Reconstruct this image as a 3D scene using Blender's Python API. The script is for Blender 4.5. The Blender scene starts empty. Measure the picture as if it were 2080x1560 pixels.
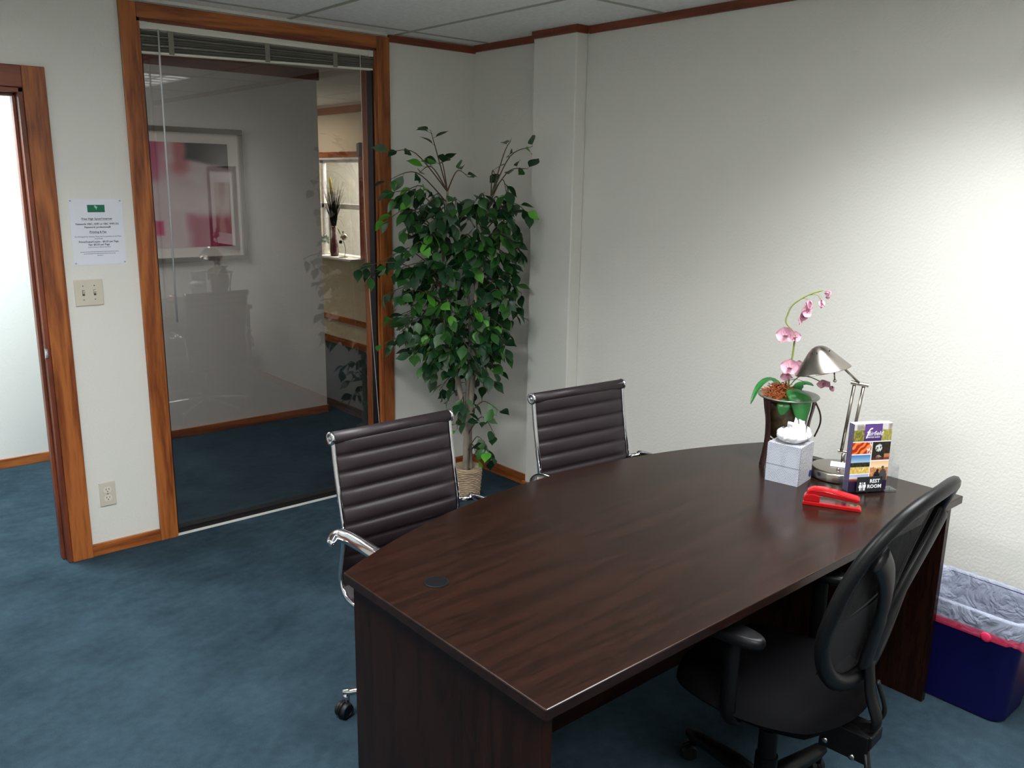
import bpy, math, random
from mathutils import Vector, Matrix, noise
random.seed(7)
PI = math.pi
C = bpy.context.scene.collection
SC = bpy.context.scene

# ------------------------------------------------------------------ camera, world, light, exposure
cam_d = bpy.data.cameras.new('camera'); cam = bpy.data.objects.new('camera', cam_d); C.objects.link(cam)
YAW, PITCH, ROLL = .7127, -.2292, .0167
fw = Vector((math.sin(YAW)*math.cos(PITCH), math.cos(YAW)*math.cos(PITCH), math.sin(PITCH)))
rt = Vector((math.cos(YAW), -math.sin(YAW), 0)); up = rt.cross(fw)
c_, s_ = math.cos(ROLL), math.sin(ROLL)
r2, u2 = c_*rt + s_*up, -s_*rt + c_*up
m = Matrix((r2, u2, -fw)).transposed().to_4x4(); m.translation = Vector((-3.1654, -4.0336, 1.7055))
cam.matrix_world = m
cam_d.sensor_width = 36; cam_d.lens = 36*1747.5/2080; cam_d.clip_start = .02
SC.camera = cam
w = bpy.data.worlds.new('world'); SC.world = w; w.use_nodes = True
w.node_tree.nodes['Background'].inputs[0].default_value = (.5, .5, .5, 1)
w.node_tree.nodes['Background'].inputs[1].default_value = .02
SC.view_settings.view_transform = 'Standard'; SC.view_settings.look = 'None'
SC.view_settings.exposure = 0.8; SC.view_settings.gamma = 1; SC.view_settings.use_curve_mapping = False
try: SC.cycles.sample_clamp_indirect = 6
except Exception: pass
H = 2.45

def area(name, loc, sx, sy, power, spread=180, col=(1, .97, .93), rot=(0, 0, 0)):
    d = bpy.data.lights.new(name, 'AREA'); d.shape = 'RECTANGLE'; d.size = sx; d.size_y = sy
    d.energy = power; d.color = col; d.spread = math.radians(spread)
    o = bpy.data.objects.new(name, d); C.objects.link(o); o.location = loc; o.rotation_euler = rot
    return o
area('troffer_light_desk', (-.825, -3.19, 2.432), .54, 1.14, 20, 122, (.97, .99, 1))
area('troffer_light_door', (-2.655, -1.975, 2.432), .54, 1.14, 18, 138, (.97, .99, 1))
area('fill_light_rear', (-2.655, -4.415, 2.432), .54, 1.14, 14, 150, (.97, .99, 1))  # unseen troffer behind the camera, added as ambient fill for the walls
area('troffer_light_hall', (-2.75, .80, 2.432), .54, 1.14, 50, 170, (.88, .98, 1))
area('troffer_light_lobby', (.6, 4.3, 2.432), .54, 1.14, 12, 170, (1, .93, .8))
area('office_light', (2.1, 4.2, 2.38), .8, .8, 95, 180, (.97, 1, 1))

# ------------------------------------------------------------------ materials
def lin(h):
    h = h.lstrip('#'); v = [int(h[i:i+2], 16)/255 for i in (0, 2, 4)]
    return tuple(x/12.92 if x <= .04045 else ((x+.055)/1.055)**2.4 for x in v)
MAT = {}
def mat(name, col, rough=.5, metal=0, spec=.5, bump=None, var=None, coat=0, trans=0, ior=1.45, alpha=1, sub=0):
    """bump=(scale,strength,dist)  var=(scale,amount,stretch)"""
    M = bpy.data.materials.new(name); M.use_nodes = True; nt = M.node_tree; b = nt.nodes['Principled BSDF']
    if isinstance(col, str): col = lin(col)
    b.inputs['Base Color'].default_value = (*col, 1); b.inputs['Roughness'].default_value = rough
    b.inputs['Metallic'].default_value = metal; b.inputs['Specular IOR Level'].default_value = spec
    b.inputs['Coat Weight'].default_value = coat; b.inputs['Transmission Weight'].default_value = trans
    b.inputs['IOR'].default_value = ior; b.inputs['Alpha'].default_value = alpha
    if sub: b.inputs['Subsurface Weight'].default_value = sub; b.inputs['Subsurface Radius'].default_value = (.01, .01, .01)
    tc = nt.nodes.new('ShaderNodeTexCoord')
    def ntex(scale, stretch=(1, 1, 1), detail=4):
        mp = nt.nodes.new('ShaderNodeMapping'); mp.inputs['Scale'].default_value = stretch
        nt.links.new(tc.outputs['Object'], mp.inputs[0])
        n = nt.nodes.new('ShaderNodeTexNoise'); n.inputs['Scale'].default_value = scale; n.inputs['Detail'].default_value = detail
        nt.links.new(mp.outputs[0], n.inputs['Vector']); return n
    if var:
        n = ntex(var[0], var[2] if len(var) > 2 else (1, 1, 1))
        cr = nt.nodes.new('ShaderNodeValToRGB'); cr.color_ramp.elements[0].position = .3; cr.color_ramp.elements[1].position = .7
        a = var[1]
        cr.color_ramp.elements[0].color = (*[x*(1-a) for x in col], 1); cr.color_ramp.elements[1].color = (*[min(1, x*(1+a)) for x in col], 1)
        nt.links.new(n.outputs[0], cr.inputs[0]); nt.links.new(cr.outputs[0], b.inputs['Base Color'])
    if bump:
        n = ntex(bump[0], bump[3] if len(bump) > 3 else (1, 1, 1), 3)
        bp = nt.nodes.new('ShaderNodeBump'); bp.inputs['Strength'].default_value = bump[1]; bp.inputs['Distance'].default_value = bump[2]
        nt.links.new(n.outputs[0], bp.inputs['Height']); nt.links.new(bp.outputs[0], b.inputs['Normal'])
    MAT[name] = M; return M

def wood(name, dark, light, axis, rough=.4, fine=1.0, coat=0, spec=.5, warp=.6, ring=.45):
    """grain runs along the given axis"""
    M = bpy.data.materials.new(name); M.use_nodes = True; nt = M.node_tree; b = nt.nodes['Principled BSDF']
    b.inputs['Roughness'].default_value = rough; b.inputs['Coat Weight'].default_value = coat; b.inputs['Specular IOR Level'].default_value = spec
    b.inputs['Coat Roughness'].default_value = .12
    tc = nt.nodes.new('ShaderNodeTexCoord'); mp = nt.nodes.new('ShaderNodeMapping')
    st = [1, 1, 1]; st['xyz'.index(axis)] = .09
    mp.inputs['Scale'].default_value = st; nt.links.new(tc.outputs['Object'], mp.inputs[0])
    n1 = nt.nodes.new('ShaderNodeTexNoise'); n1.inputs['Scale'].default_value = 9*fine; n1.inputs['Detail'].default_value = 3; n1.inputs['Distortion'].default_value = warp
    n2 = nt.nodes.new('ShaderNodeTexNoise'); n2.inputs['Scale'].default_value = 130*fine; n2.inputs['Detail'].default_value = 5
    for n in (n1, n2): nt.links.new(mp.outputs[0], n.inputs['Vector'])
    # ring contours from the slow noise
    mu = nt.nodes.new('ShaderNodeMath'); mu.operation = 'MULTIPLY'; mu.inputs[1].default_value = 9; nt.links.new(n1.outputs[0], mu.inputs[0])
    pg = nt.nodes.new('ShaderNodeMath'); pg.operation = 'PINGPONG'; pg.inputs[1].default_value = 1; nt.links.new(mu.outputs[0], pg.inputs[0])
    mx = nt.nodes.new('ShaderNodeMix'); mx.data_type = 'FLOAT'; mx.inputs[0].default_value = 1-ring
    nt.links.new(pg.outputs[0], mx.inputs[2]); nt.links.new(n2.outputs[0], mx.inputs[3])
    cr = nt.nodes.new('ShaderNodeValToRGB'); cr.color_ramp.elements[0].position = .22; cr.color_ramp.elements[1].position = .68
    cr.color_ramp.elements[0].color = (*lin(dark), 1); cr.color_ramp.elements[1].color = (*lin(light), 1)
    nt.links.new(mx.outputs[0], cr.inputs[0]); nt.links.new(cr.outputs[0], b.inputs['Base Color'])
    bp = nt.nodes.new('ShaderNodeBump'); bp.inputs['Strength'].default_value = .12; bp.inputs['Distance'].default_value = .001
    nt.links.new(n2.outputs[0], bp.inputs['Height']); nt.links.new(bp.outputs[0], b.inputs['Normal'])
    MAT[name] = M; return M

mat('paint', '#d9d8d1', .75, bump=(95, .35, .004), spec=.25)
mat('paint_hall', '#dadbd8', .75, bump=(95, .3, .004), spec=.25)
mat('paint_white', '#e3e6e4', .75, bump=(95, .3, .004), spec=.25)
mat('paint_lobby', '#d2cab2', .75, bump=(95, .3, .004), spec=.25)
mat('white_strip', '#cfcdc4', .5)
for a in 'xyz':
    wood('oak_'+a, '#6e3516', '#a8622f', a, .38)
    wood('oakdark_'+a, '#5a2a18', '#7f3f26', a, .4)
    wood('espresso_'+a, '#0e0503', '#24120b', a, .27, 1.5, coat=.15 if a == 'x' else 0, spec=.26 if a == 'x' else .2, warp=.2, ring=.25)
mat('edge_band', '#3a2a26', .35)
mat('edge_light', '#8b7a70', .3)
mat('tile', '#ececea', .95, spec=.1, var=(45, .06))
mat('teebar', '#a5a49a', .5)
mat('teebar_white', '#e8e8e4', .45)
mat('black_gasket', '#08070a', .5)
mat('chrome', '#d8d8dc', .08, 1)
mat('steel_brushed', '#a39d95', .26, 1, bump=(40, .06, .0005, (1, 1, 30)))
mat('steel_dark', '#8d877f', .3, 1)
mat('leather', '#241b1f', .45, bump=(420, .12, .0005), spec=.5)
mat('plastic_black', '#08080a', .45, spec=.25)
mat('plastic_soft', '#0b0b0d', .42, spec=.3)
mat('rubber', '#08080a', .55)
mat('fabric_black', '#060608', .8, spec=.08, bump=(500, .4, .001))
mat('mesh_black', '#17171a', .8, bump=(900, .5, .001))
mat('plate_beige', '#c9c2b2', .4)
mat('plate_dark', '#4a463e', .5)
mat('toggle', '#d9d4c6', .35)
mat('paper', '#dadde6', .7)
mat('ink', '#22222a', .7)
mat('green_print', '#1d6b4c', .7)
mat('green_pale', '#8fc9ae', .7)
mat('blind_slat', '#77756a', .5)
mat('blind_rail', '#d8d5c8', .4)
mat('tape', '#7c796c', .7)
mat('acrylic_wand', '#e8ecee', .1, trans=.6)
mat('cord', '#cfcabd', .6)
mat('bark', '#8d8378', .85, bump=(60, .6, .006), var=(18, .35, (1, 1, .3)))
mat('twig', '#5a4a38', .8)
mat('basket', '#b09a80', .85, var=(30, .25, (1, 1, 3)))
mat('soil', '#241a12', .95)
for k, h in (('leaf_dark', '#1c4124'), ('leaf_mid', '#2d5c26'), ('leaf_light', '#559a34'), ('leaf_grey', '#566f52')):
    mat(k, h, .38, var=(14, .25), spec=.45)
mat('orchid_leaf', '#2c6b34', .3, var=(20, .3, (1, 4, 1)))
mat('petal', '#d2a2b2', .6, var=(60, .12), sub=.1)
mat('petal_deep', '#bd8098', .6, var=(60, .15))
mat('orchid_stem', '#7c8a3e', .5)
mat('stake', '#5c3a30', .6)
mat('moss', '#8a4a22', .9, var=(60, .4))
mat('pot_glass_dark', '#40331f', .3, var=(26, .7), coat=.3)
mat('band_metal', '#3b2422', .4, .3)
mat('rim_metal', '#8a8d84', .3, .7)
mat('tissue', '#d2d3d6', .8)
mat('red_plastic', '#a50c14', .18, coat=.4)
mat('steel_bright', '#c8c4bc', .22, 1)
mat('bin_blue', '#080843', .5, spec=.3)
mat('red_cord', '#d8305a', .5)
mat('note_white', '#e4e6ee', .7)
mat('sign_black', '#24262a', .4)
mat('print_white', '#e8e8ea', .6)
mat('vase_red', '#4c1620', .25, coat=.5)
mat('dry_grass', '#1a1512', .95, spec=.05)
mat('yellow_flower', '#d6c23a', .7)
mat('pot_white', '#b8b4a8', .6)
mat('bronze', '#9c9684', .3, .9)
mat('alum_white', '#d4d4d0', .4)
mat('frame_silver', '#8d8a84', .35, .6)
mat('matboard', '#e2dfdb', .8)
mat('dark_frame', '#2a1612', .4)
mat('grey_metal', '#6d6a64', .4, .5)
mat('office_wall', '#eef0ee', .8, var=(30, .05, (.3, 6, .3)))
mat('navy_print', '#23246a', .6)
mat('spine_purple', '#38275c', .5)
mat('perforation', '#3a3c44', .8)

M = mat('steel_spun', '#a29b93', .24, 1); nt = M.node_tree; b = nt.nodes['Principled BSDF']; b.inputs['Anisotropic'].default_value = .7
tg_ = nt.nodes.new('ShaderNodeTangent'); tg_.direction_type = 'RADIAL'; tg_.axis = 'Z'; nt.links.new(tg_.outputs[0], b.inputs['Tangent'])
# carpet: blue grey pile, mottled where it has been brushed by feet
M = bpy.data.materials.new('carpet'); M.use_nodes = True; nt = M.node_tree; b = nt.nodes['Principled BSDF']
b.inputs['Roughness'].default_value = .95; b.inputs['Specular IOR Level'].default_value = .03
tc = nt.nodes.new('ShaderNodeTexCoord')
def cn(scale, detail, rough=.5):
    n = nt.nodes.new('ShaderNodeTexNoise'); n.inputs['Scale'].default_value = scale; n.inputs['Detail'].default_value = detail; n.inputs['Roughness'].default_value = rough
    nt.links.new(tc.outputs['Object'], n.inputs['Vector']); return n
a1, a2, a3 = cn(3.2, 7, .62), cn(420, 3), cn(26, 4)
mx = nt.nodes.new('ShaderNodeMix'); mx.data_type = 'FLOAT'; mx.inputs[0].default_value = .38
nt.links.new(a1.outputs[0], mx.inputs[2]); nt.links.new(a2.outputs[0], mx.inputs[3])
mx2 = nt.nodes.new('ShaderNodeMix'); mx2.data_type = 'FLOAT'; mx2.inputs[0].default_value = .2
nt.links.new(mx.outputs[0], mx2.inputs[2]); nt.links.new(a3.outputs[0], mx2.inputs[3])
cr = nt.nodes.new('ShaderNodeValToRGB'); cr.color_ramp.elements[0].position = .34; cr.color_ramp.elements[1].position = .66
cr.color_ramp.elements[0].color = (*lin('#222f38'), 1); cr.color_ramp.elements[1].color = (*lin('#3d505b'), 1)
nt.links.new(mx2.outputs[0], cr.inputs[0]); nt.links.new(cr.outputs[0], b.inputs['Base Color'])
bp = nt.nodes.new('ShaderNodeBump'); bp.inputs['Strength'].default_value = .6; bp.inputs['Distance'].default_value = .006
nt.links.new(a2.outputs[0], bp.inputs['Height']); nt.links.new(bp.outputs[0], b.inputs['Normal'])
MAT['carpet'] = M

def glassmat(name, tint, base, rough=0):
    """thin clear sheet: tinted see-through mixed with a mirror reflection that grows at grazing angles"""
    M = bpy.data.materials.new(name); M.use_nodes = True; nt = M.node_tree
    nt.nodes.remove(nt.nodes['Principled BSDF']); out = nt.nodes['Material Output']
    t = nt.nodes.new('ShaderNodeBsdfTransparent'); t.inputs[0].default_value = (*tint, 1)
    g = nt.nodes.new('ShaderNodeBsdfGlossy'); g.inputs['Roughness'].default_value = rough; g.inputs[0].default_value = (1, 1, 1, 1)
    lw = nt.nodes.new('ShaderNodeLayerWeight'); lw.inputs[0].default_value = .5
    pw = nt.nodes.new('ShaderNodeMath'); pw.operation = 'POWER'; pw.inputs[1].default_value = 5; nt.links.new(lw.outputs['Facing'], pw.inputs[0])
    ma = nt.nodes.new('ShaderNodeMath'); ma.operation = 'MULTIPLY_ADD'; ma.inputs[1].default_value = 1-base; ma.inputs[2].default_value = base
    nt.links.new(pw.outputs[0], ma.inputs[0])
    mi = nt.nodes.new('ShaderNodeMixShader'); nt.links.new(ma.outputs[0], mi.inputs[0]); nt.links.new(t.outputs[0], mi.inputs[1]); nt.links.new(g.outputs[0], mi.inputs[2])
    nt.links.new(mi.outputs[0], out.inputs[0]); MAT[name] = M
glassmat('window_glass', (.66, .615, .60), .06)
glassmat('clear_glass', (.93, .95, .95), .05)
glassmat('acrylic', (.95, .96, .97), .05)
def emis(name, col, st):
    M = bpy.data.materials.new(name); M.use_nodes = True; b = M.node_tree.nodes['Principled BSDF']
    b.inputs['Base Color'].default_value = (.8, .8, .8, 1); b.inputs['Emission Color'].default_value = (*col, 1); b.inputs['Emission Strength'].default_value = st; MAT[name] = M
emis('troffer_lens_louvered', (.98, .995, 1), 1.6); emis('troffer_lens', (.98, .995, 1), 10)
# thin plastic bag
M = bpy.data.materials.new('bag_film'); M.use_nodes = True; nt = M.node_tree; b = nt.nodes['Principled BSDF']
b.inputs['Base Color'].default_value = (*lin('#c3cbe0'), 1); b.inputs['Roughness'].default_value = .3
tc = nt.nodes.new('ShaderNodeTexCoord'); n_ = nt.nodes.new('ShaderNodeTexNoise'); n_.inputs['Scale'].default_value = 16; n_.inputs['Detail'].default_value = 4; n_.inputs['Distortion'].default_value = 1.5
bp = nt.nodes.new('ShaderNodeBump'); bp.inputs['Strength'].default_value = .9; bp.inputs['Distance'].default_value = .02
nt.links.new(tc.outputs['Object'], n_.inputs['Vector']); nt.links.new(n_.outputs[0], bp.inputs['Height']); nt.links.new(bp.outputs[0], b.inputs['Normal'])
tr = nt.nodes.new('ShaderNodeBsdfTransparent'); mi = nt.nodes.new('ShaderNodeMixShader'); mi.inputs[0].default_value = .5
nt.links.new(tr.outputs[0], mi.inputs[1]); nt.links.new(b.outputs[0], mi.inputs[2]); nt.links.new(mi.outputs[0], nt.nodes['Material Output'].inputs[0])
MAT['bag_film'] = M
# printed colours come from a colour attribute
M = bpy.data.materials.new('printed'); M.use_nodes = True; nt = M.node_tree; b = nt.nodes['Principled BSDF']; b.inputs['Roughness'].default_value = .4
at = nt.nodes.new('ShaderNodeAttribute'); at.attribute_name = 'print'; nt.links.new(at.outputs['Color'], b.inputs['Base Color']); MAT['printed'] = M

# ------------------------------------------------------------------ mesh helpers
class MB:
    def __init__(s): s.v = []; s.f = []
    def add(s, vs, fs):
        o = len(s.v); s.v += [tuple(x) for x in vs]; s.f += [tuple(i+o for i in q) for q in fs]; return s
    def box(s, a, b):
        x0, y0, z0 = [min(p, q) for p, q in zip(a, b)]; x1, y1, z1 = [max(p, q) for p, q in zip(a, b)]
        return s.add([(x0, y0, z0), (x1, y0, z0), (x1, y1, z0), (x0, y1, z0), (x0, y0, z1), (x1, y0, z1), (x1, y1, z1), (x0, y1, z1)],
                     [(0, 3, 2, 1), (4, 5, 6, 7), (0, 1, 5, 4), (1, 2, 6, 5), (2, 3, 7, 6), (3, 0, 4, 7)])
    def obox(s, c, hx, hy, hz, R=None):
        R = R or Matrix.Identity(3); c = Vector(c)
        vs = [c + R @ Vector((sx*hx, sy*hy, sz*hz)) for sz in (-1, 1) for sx, sy in ((-1, -1), (1, -1), (1, 1), (-1, 1))]
        return s.add(vs, [(0, 3, 2, 1), (4, 5, 6, 7), (0, 1, 5, 4), (1, 2, 6, 5), (2, 3, 7, 6), (3, 0, 4, 7)])
    def tube(s, pts, r, n=8, cap=True, flat=None, closed=False):
        """sweep a circle (or an ellipse: flat=(a,b) factors, a sideways, b along the local up) along pts; r number or list"""
        P = [Vector(p) for p in pts]; k = len(P); rr = r if isinstance(r, (list, tuple)) else [r]*k
        vs = []; prev = None
        for i, p in enumerate(P):
            if closed: d = P[(i+1) % k]-P[i-1]
            else: d = P[min(i+1, k-1)]-P[max(i-1, 0)]
            d = d.normalized() if d.length > 1e-9 else Vector((0, 0, 1))
            if prev is None:
                a = Vector((0, 0, 1)) if abs(d.z) < .9 else Vector((0, 1, 0)); n1 = d.cross(a).normalized()
            else:
                n1 = (prev - d*prev.dot(d)).normalized()
            prev = n1; n2 = n1.cross(d)
            fa, fb = flat or (1, 1)
            for j in range(n):
                t = 2*PI*j/n; vs.append(p + n1*(math.cos(t)*rr[i]*fa) + n2*(math.sin(t)*rr[i]*fb))
        fs = []
        for i in range(k if closed else k-1):
            i2 = (i+1) % k
            for j in range(n): fs.append((i*n+j, i*n+(j+1) % n, i2*n+(j+1) % n, i2*n+j))
        if cap and not closed: fs += [tuple(reversed(range(n))), tuple(range((k-1)*n, k*n))]
        return s.add(vs, fs)
    def lathe(s, prof, c=(0, 0, 0), n=24, axis=None, capb=True, capt=True):
        c = Vector(c); R = axis or Matrix.Identity(3); vs = []
        for r, z in prof:
            for j in range(n):
                t = 2*PI*j/n; vs.append(c + R @ Vector((r*math.cos(t), r*math.sin(t), z)))
        fs = []
        for i in range(len(prof)-1):
            for j in range(n): fs.append((i*n+j, i*n+(j+1) % n, (i+1)*n+(j+1) % n, (i+1)*n+j))
        if capb: fs.append(tuple(reversed(range(n))))
        if capt: fs.append(tuple(range((len(prof)-1)*n, len(prof)*n)))
        return s.add(vs, fs)
    def prism(s, pts, d0, d1, fn=None):
        """extrude 2D outline pts from d0 to d1; fn maps (a,b,d)->xyz"""
        fn = fn or (lambda a, b, d: (a, b, d)); k = len(pts)
        vs = [fn(a, b, d0) for a, b in pts] + [fn(a, b, d1) for a, b in pts]
        return s.add(vs, [tuple(reversed(range(k))), tuple(range(k, 2*k))] + [(i, (i+1) % k, k+(i+1) % k, k+i) for i in range(k)])
    def grid(s, nu, nv, fn, flip=False):
        vs = [fn(i/nu, j/nv) for j in range(nv+1) for i in range(nu+1)]
        fs = []
        for j in range(nv):
            for i in range(nu):
                q = (j*(nu+1)+i, j*(nu+1)+i+1, (j+1)*(nu+1)+i+1, (j+1)*(nu+1)+i); fs.append(q[::-1] if flip else q)
        return s.add(vs, fs)
    def mesh(s, name, m, smooth=False):
        me = bpy.data.meshes.new(name); me.from_pydata(s.v, [], s.f); me.materials.append(MAT[m])
        if smooth: me.polygons.foreach_set('use_smooth', [True]*len(me.polygons))
        me.update(); return me
    def build(s, name, m, parent=None, smooth=False, bevel=0, loc=None, rotz=0, solid=0, sub=0, autos=False):
        o = bpy.data.objects.new(name, s.mesh(name, m, smooth or autos)); C.objects.link(o)
        if parent: o.parent = parent
        if loc: o.location = loc
        if rotz: o.rotation_euler = (0, 0, rotz)
        if solid:
            md = o.modifiers.new('solid', 'SOLIDIFY'); md.thickness = solid; md.offset = 0
        if sub:
            md = o.modifiers.new('sub', 'SUBSURF'); md.levels = sub; md.render_levels = sub
        if bevel:
            md = o.modifiers.new('bevel', 'BEVEL'); md.width = bevel; md.segments = 2; md.limit_method = 'ANGLE'
        if autos:
            md = o.modifiers.new('wn', 'EDGE_SPLIT'); md.split_angle = math.radians(40)
        return o
def tag(o, label=None, cat=None, group=None, kind=None):
    if label: o['label'] = label
    if cat: o['category'] = cat
    if group: o['group'] = group
    if kind: o['kind'] = kind
    return o
def thing(name, label, cat, loc=(0, 0, 0), rotz=0, group=None):
    o = bpy.data.objects.new(name, None); C.objects.link(o); o.location = loc; o.rotation_euler = (0, 0, rotz); o.empty_display_size = .1
    return tag(o, label, cat, group)
def struct(o): o['kind'] = 'structure'; return o
def shell(name): o = bpy.data.objects.new(name, None); C.objects.link(o); return struct(o)
def copy_tree(o, parent=None):
    c = o.copy(); C.objects.link(c); c.parent = parent
    for ch in list(o.children): copy_tree(ch, c)
    return c
def text(name, s, size, m, parent, loc, rot, align='CENTER', shear=0, sx=1, bold=0, thick=.0004):
    cu = bpy.data.curves.new('txt', 'FONT'); cu.body = s; cu.size = size; cu.align_x = align; cu.align_y = 'CENTER'; cu.shear = shear
    cu.extrude = thick; cu.offset = bold; cu.resolution_u = 2
    t = bpy.data.objects.new('txt', cu); C.objects.link(t)
    bpy.context.view_layer.update()
    me = bpy.data.meshes.new_from_object(t.evaluated_get(bpy.context.evaluated_depsgraph_get()))
    bpy.data.objects.remove(t); me.materials.clear(); me.materials.append(MAT[m]); me.name = name
    o = bpy.data.objects.new(name, me); C.objects.link(o); o.parent = parent; o.location = loc; o.rotation_euler = rot; o.scale = (sx, 1, 1)
    return o
def printed(name, nu, nv, fn, col, parent, thick=None):
    """flat print: fn(u,v)->xyz, col(u,v)->srgb 0..1 (v runs downwards)"""
    mb = MB(); mb.grid(nu, nv, fn, flip=True); me = mb.mesh(name, 'printed')
    ca = me.color_attributes.new('print', 'FLOAT_COLOR', 'POINT'); k = 0
    for j in range(nv+1):
        for i in range(nu+1):
            r = col(i/nu, j/nv); ca.data[k].color = (*[max(0, min(1, x))**2.2 for x in r], 1); k += 1
    o = bpy.data.objects.new(name, me); C.objects.link(o); o.parent = parent
    return o
def lerp(a, b, t): return tuple(x+(y-x)*t for x, y in zip(a, b))
def sm(e0, e1, x):
    t = max(0, min(1, (x-e0)/(e1-e0))); return t*t*(3-2*t)
def nz(x, y, z=0): return noise.noise(Vector((x, y, z)))
def catmull(pts, k=6):
    P = [Vector(p) for p in pts]; out = []
    for i in range(len(P)-1):
        p0, p1, p2, p3 = P[max(i-1, 0)], P[i], P[i+1], P[min(i+2, len(P)-1)]
        for j in range(k):
            t = j/k; out.append(.5*((2*p1)+(p2-p0)*t+(2*p0-5*p1+4*p2-p3)*t*t+(3*p1-p0-3*p2+p3)*t**3))
    out.append(P[-1]); return out

# ================================================================== SETTING
XL, YF = -4.0, -5.1          # left wall, front wall (behind the camera)
DX0, DX1, DZ = -3.215, -2.30, 2.046      # door opening
WX0, WX1, WZ = -1.838, -.648, 2.368      # glazed opening
struct(MB().box((-6.6, -5.2, -.1), (3.2, 6.7, 0)).build('floor', 'carpet'))

wb = MB()
wb.box((-6.6, 0, 0), (DX0, .12, H)); wb.box((DX0, 0, DZ), (DX1, .12, H)); wb.box((DX1, 0, 0), (WX0, .12, H))
wb.box((WX0, 0, WZ), (WX1, .12, H)); wb.box((WX1, 0, 0), (1.357, .12, H))
struct(wb.build('wall_back', 'paint'))
wr = MB(); wr.box((0, YF-.12, 0), (.12, 0, H))
wr = struct(wr.build('wall_right', 'paint'))
struct(MB().box((-.078, -.895, 0), (0, -.585, H)).build('wall_pilaster', 'paint', bevel=.006))
struct(MB().box((XL-.12, YF-.12, 0), (XL, 0, H)).build('wall_left', 'paint'))
struct(MB().box((XL, YF-.12, 0), (0, YF, H)).build('wall_front', 'paint'))
struct(MB().box((-6.6, 1.637, 0), (-.107, 1.757, H)).build('wall_hall', 'paint_hall'))
struct(MB().box((-.227, 1.757, 0), (-.107, 6.5, H)).build('wall_hall_return', 'paint_hall'))
LX = 1.357; LY0, LY1, LZ0, LZ1 = 3.53, 4.95, .95, 1.93
wl = MB(); wl.box((LX, .12, 0), (LX+.12, LY0, H)); wl.box((LX, LY1, 0), (LX+.12, 6.5, H)); wl.box((LX, LY0, 0), (LX+.12, LY1, LZ0)); wl.box((LX, LY0, LZ1), (LX+.12, LY1, H))
struct(wl.build('wall_lobby', 'paint_lobby'))
struct(MB().box((-.227, 6.5, 0), (3.2, 6.62, H)).build('wall_lobby_end', 'paint_lobby'))
struct(MB().box((-6.72, .12, 0), (-6.6, 1.757, H)).build('wall_hall_end', 'paint_hall'))
ow = MB(); ow.box((2.6, 2.9, 0), (2.7, 6.5, H)); ow.box((LX+.12, 2.8, 0), (2.7, 2.9, H))
struct(ow.build('wall_office', 'office_wall'))

# ceiling: tiles lie in a grid of tee bars, every tile its own piece
ceil = shell('ceiling')
MB().box((-6.8, -5.3, H+.03), (3.3, 6.7, H+.08)).build('ceiling_deck', 'tile', ceil)
def ceil_grid(xs, ys, light_cells, region, tee):
    x0, x1, y0, y1 = region
    gx = [x0]+sorted(x for x in xs if x0+.02 < x < x1-.02)+[x1]; gy = [y0]+sorted(y for y in ys if y0+.02 < y < y1-.02)+[y1]
    for i in range(len(gx)-1):
        for j in range(len(gy)-1):
            if (round((gx[i]+gx[i+1])/2, 1), round((gy[j]+gy[j+1])/2, 1)) in light_cells: continue
            MB().box((gx[i]+.003, gy[j]+.003, H), (gx[i+1]-.003, gy[j+1]-.003, H+.016)).build('ceiling_tile', 'tile', ceil)
    for x in gx[1:-1]: MB().box((x-.012, y0, H-.002), (x+.012, y1, H)).build('tee_bar', tee, ceil)
    for y in gy[1:-1]: MB().box((x0, y-.012, H-.0025), (x1, y+.012, H)).build('tee_bar', tee, ceil)
xs = [-.52-.61*i for i in range(6)]; ys = [-.145-1.22*i for i in range(5)]
L1, L2, L3 = (-.825, -3.195), (-2.655, -1.975), (-2.655, -4.415)
ceil_grid(xs, ys, {(round(L1[0], 1), round(L1[1], 1)), (round(L2[0], 1), round(L2[1], 1)), (round(L3[0], 1), round(L3[1], 1))}, (XL, 0, YF, 0), 'teebar')
ceil_grid([.2+.69*i for i in range(-10, 2)], [-.2+1.22*i for i in range(6)], set(), (-6.6, LX, .12, 6.5), 'teebar_white')
MB().box((LX+.12, 2.9, H), (2.6, 6.5, H+.016)).build('ceiling_panel', 'tile', ceil)
# wall angle strip above the glazed opening
MB().box((XL, -.014, H-.014), (-.59, 0, H)).build('wall_angle', 'white_strip', ceil)

def troffer(loc, label, lens='troffer_lens'):
    t = thing('troffer', label, 'ceiling light', (loc[0], loc[1], H-.004))
    f = MB()
    for a, b in (((-.3, -.605), (-.272, .605)), ((.272, -.605), (.3, .605)), ((-.272, -.605), (.272, -.577)), ((-.272, .577), (.272, .605))): f.box((*a, -.006), (*b, .02))
    f.build('frame', 'alum_white', t)
    MB().box((-.272, -.577, .006), (.272, .577, .012)).build('lens', lens, t)
    for x in (-.09, .09): MB().box((x-.006, -.577, -.004), (x+.006, .577, .006)).build('divider', 'alum_white', t)
    for k in range(1, 6): MB().box((-.272, -.577+k*.1923-.003, -.004), (.272, -.577+k*.1923+.003, .006)).build('louver', 'alum_white', t)
troffer(L1, 'recessed fluorescent ceiling light above the desk', 'troffer_lens_louvered')
troffer(L3, 'added fill troffer, out of view behind the task chair near the front wall')  # housing and glowing lens of the added rear fill
troffer(L2, 'recessed fluorescent ceiling light near the doorway')
troffer((-2.75, .80), 'recessed fluorescent ceiling light in the hallway outside the door')
troffer((.6, 4.3), 'recessed fluorescent ceiling light in the lobby by the plant sill')

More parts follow.
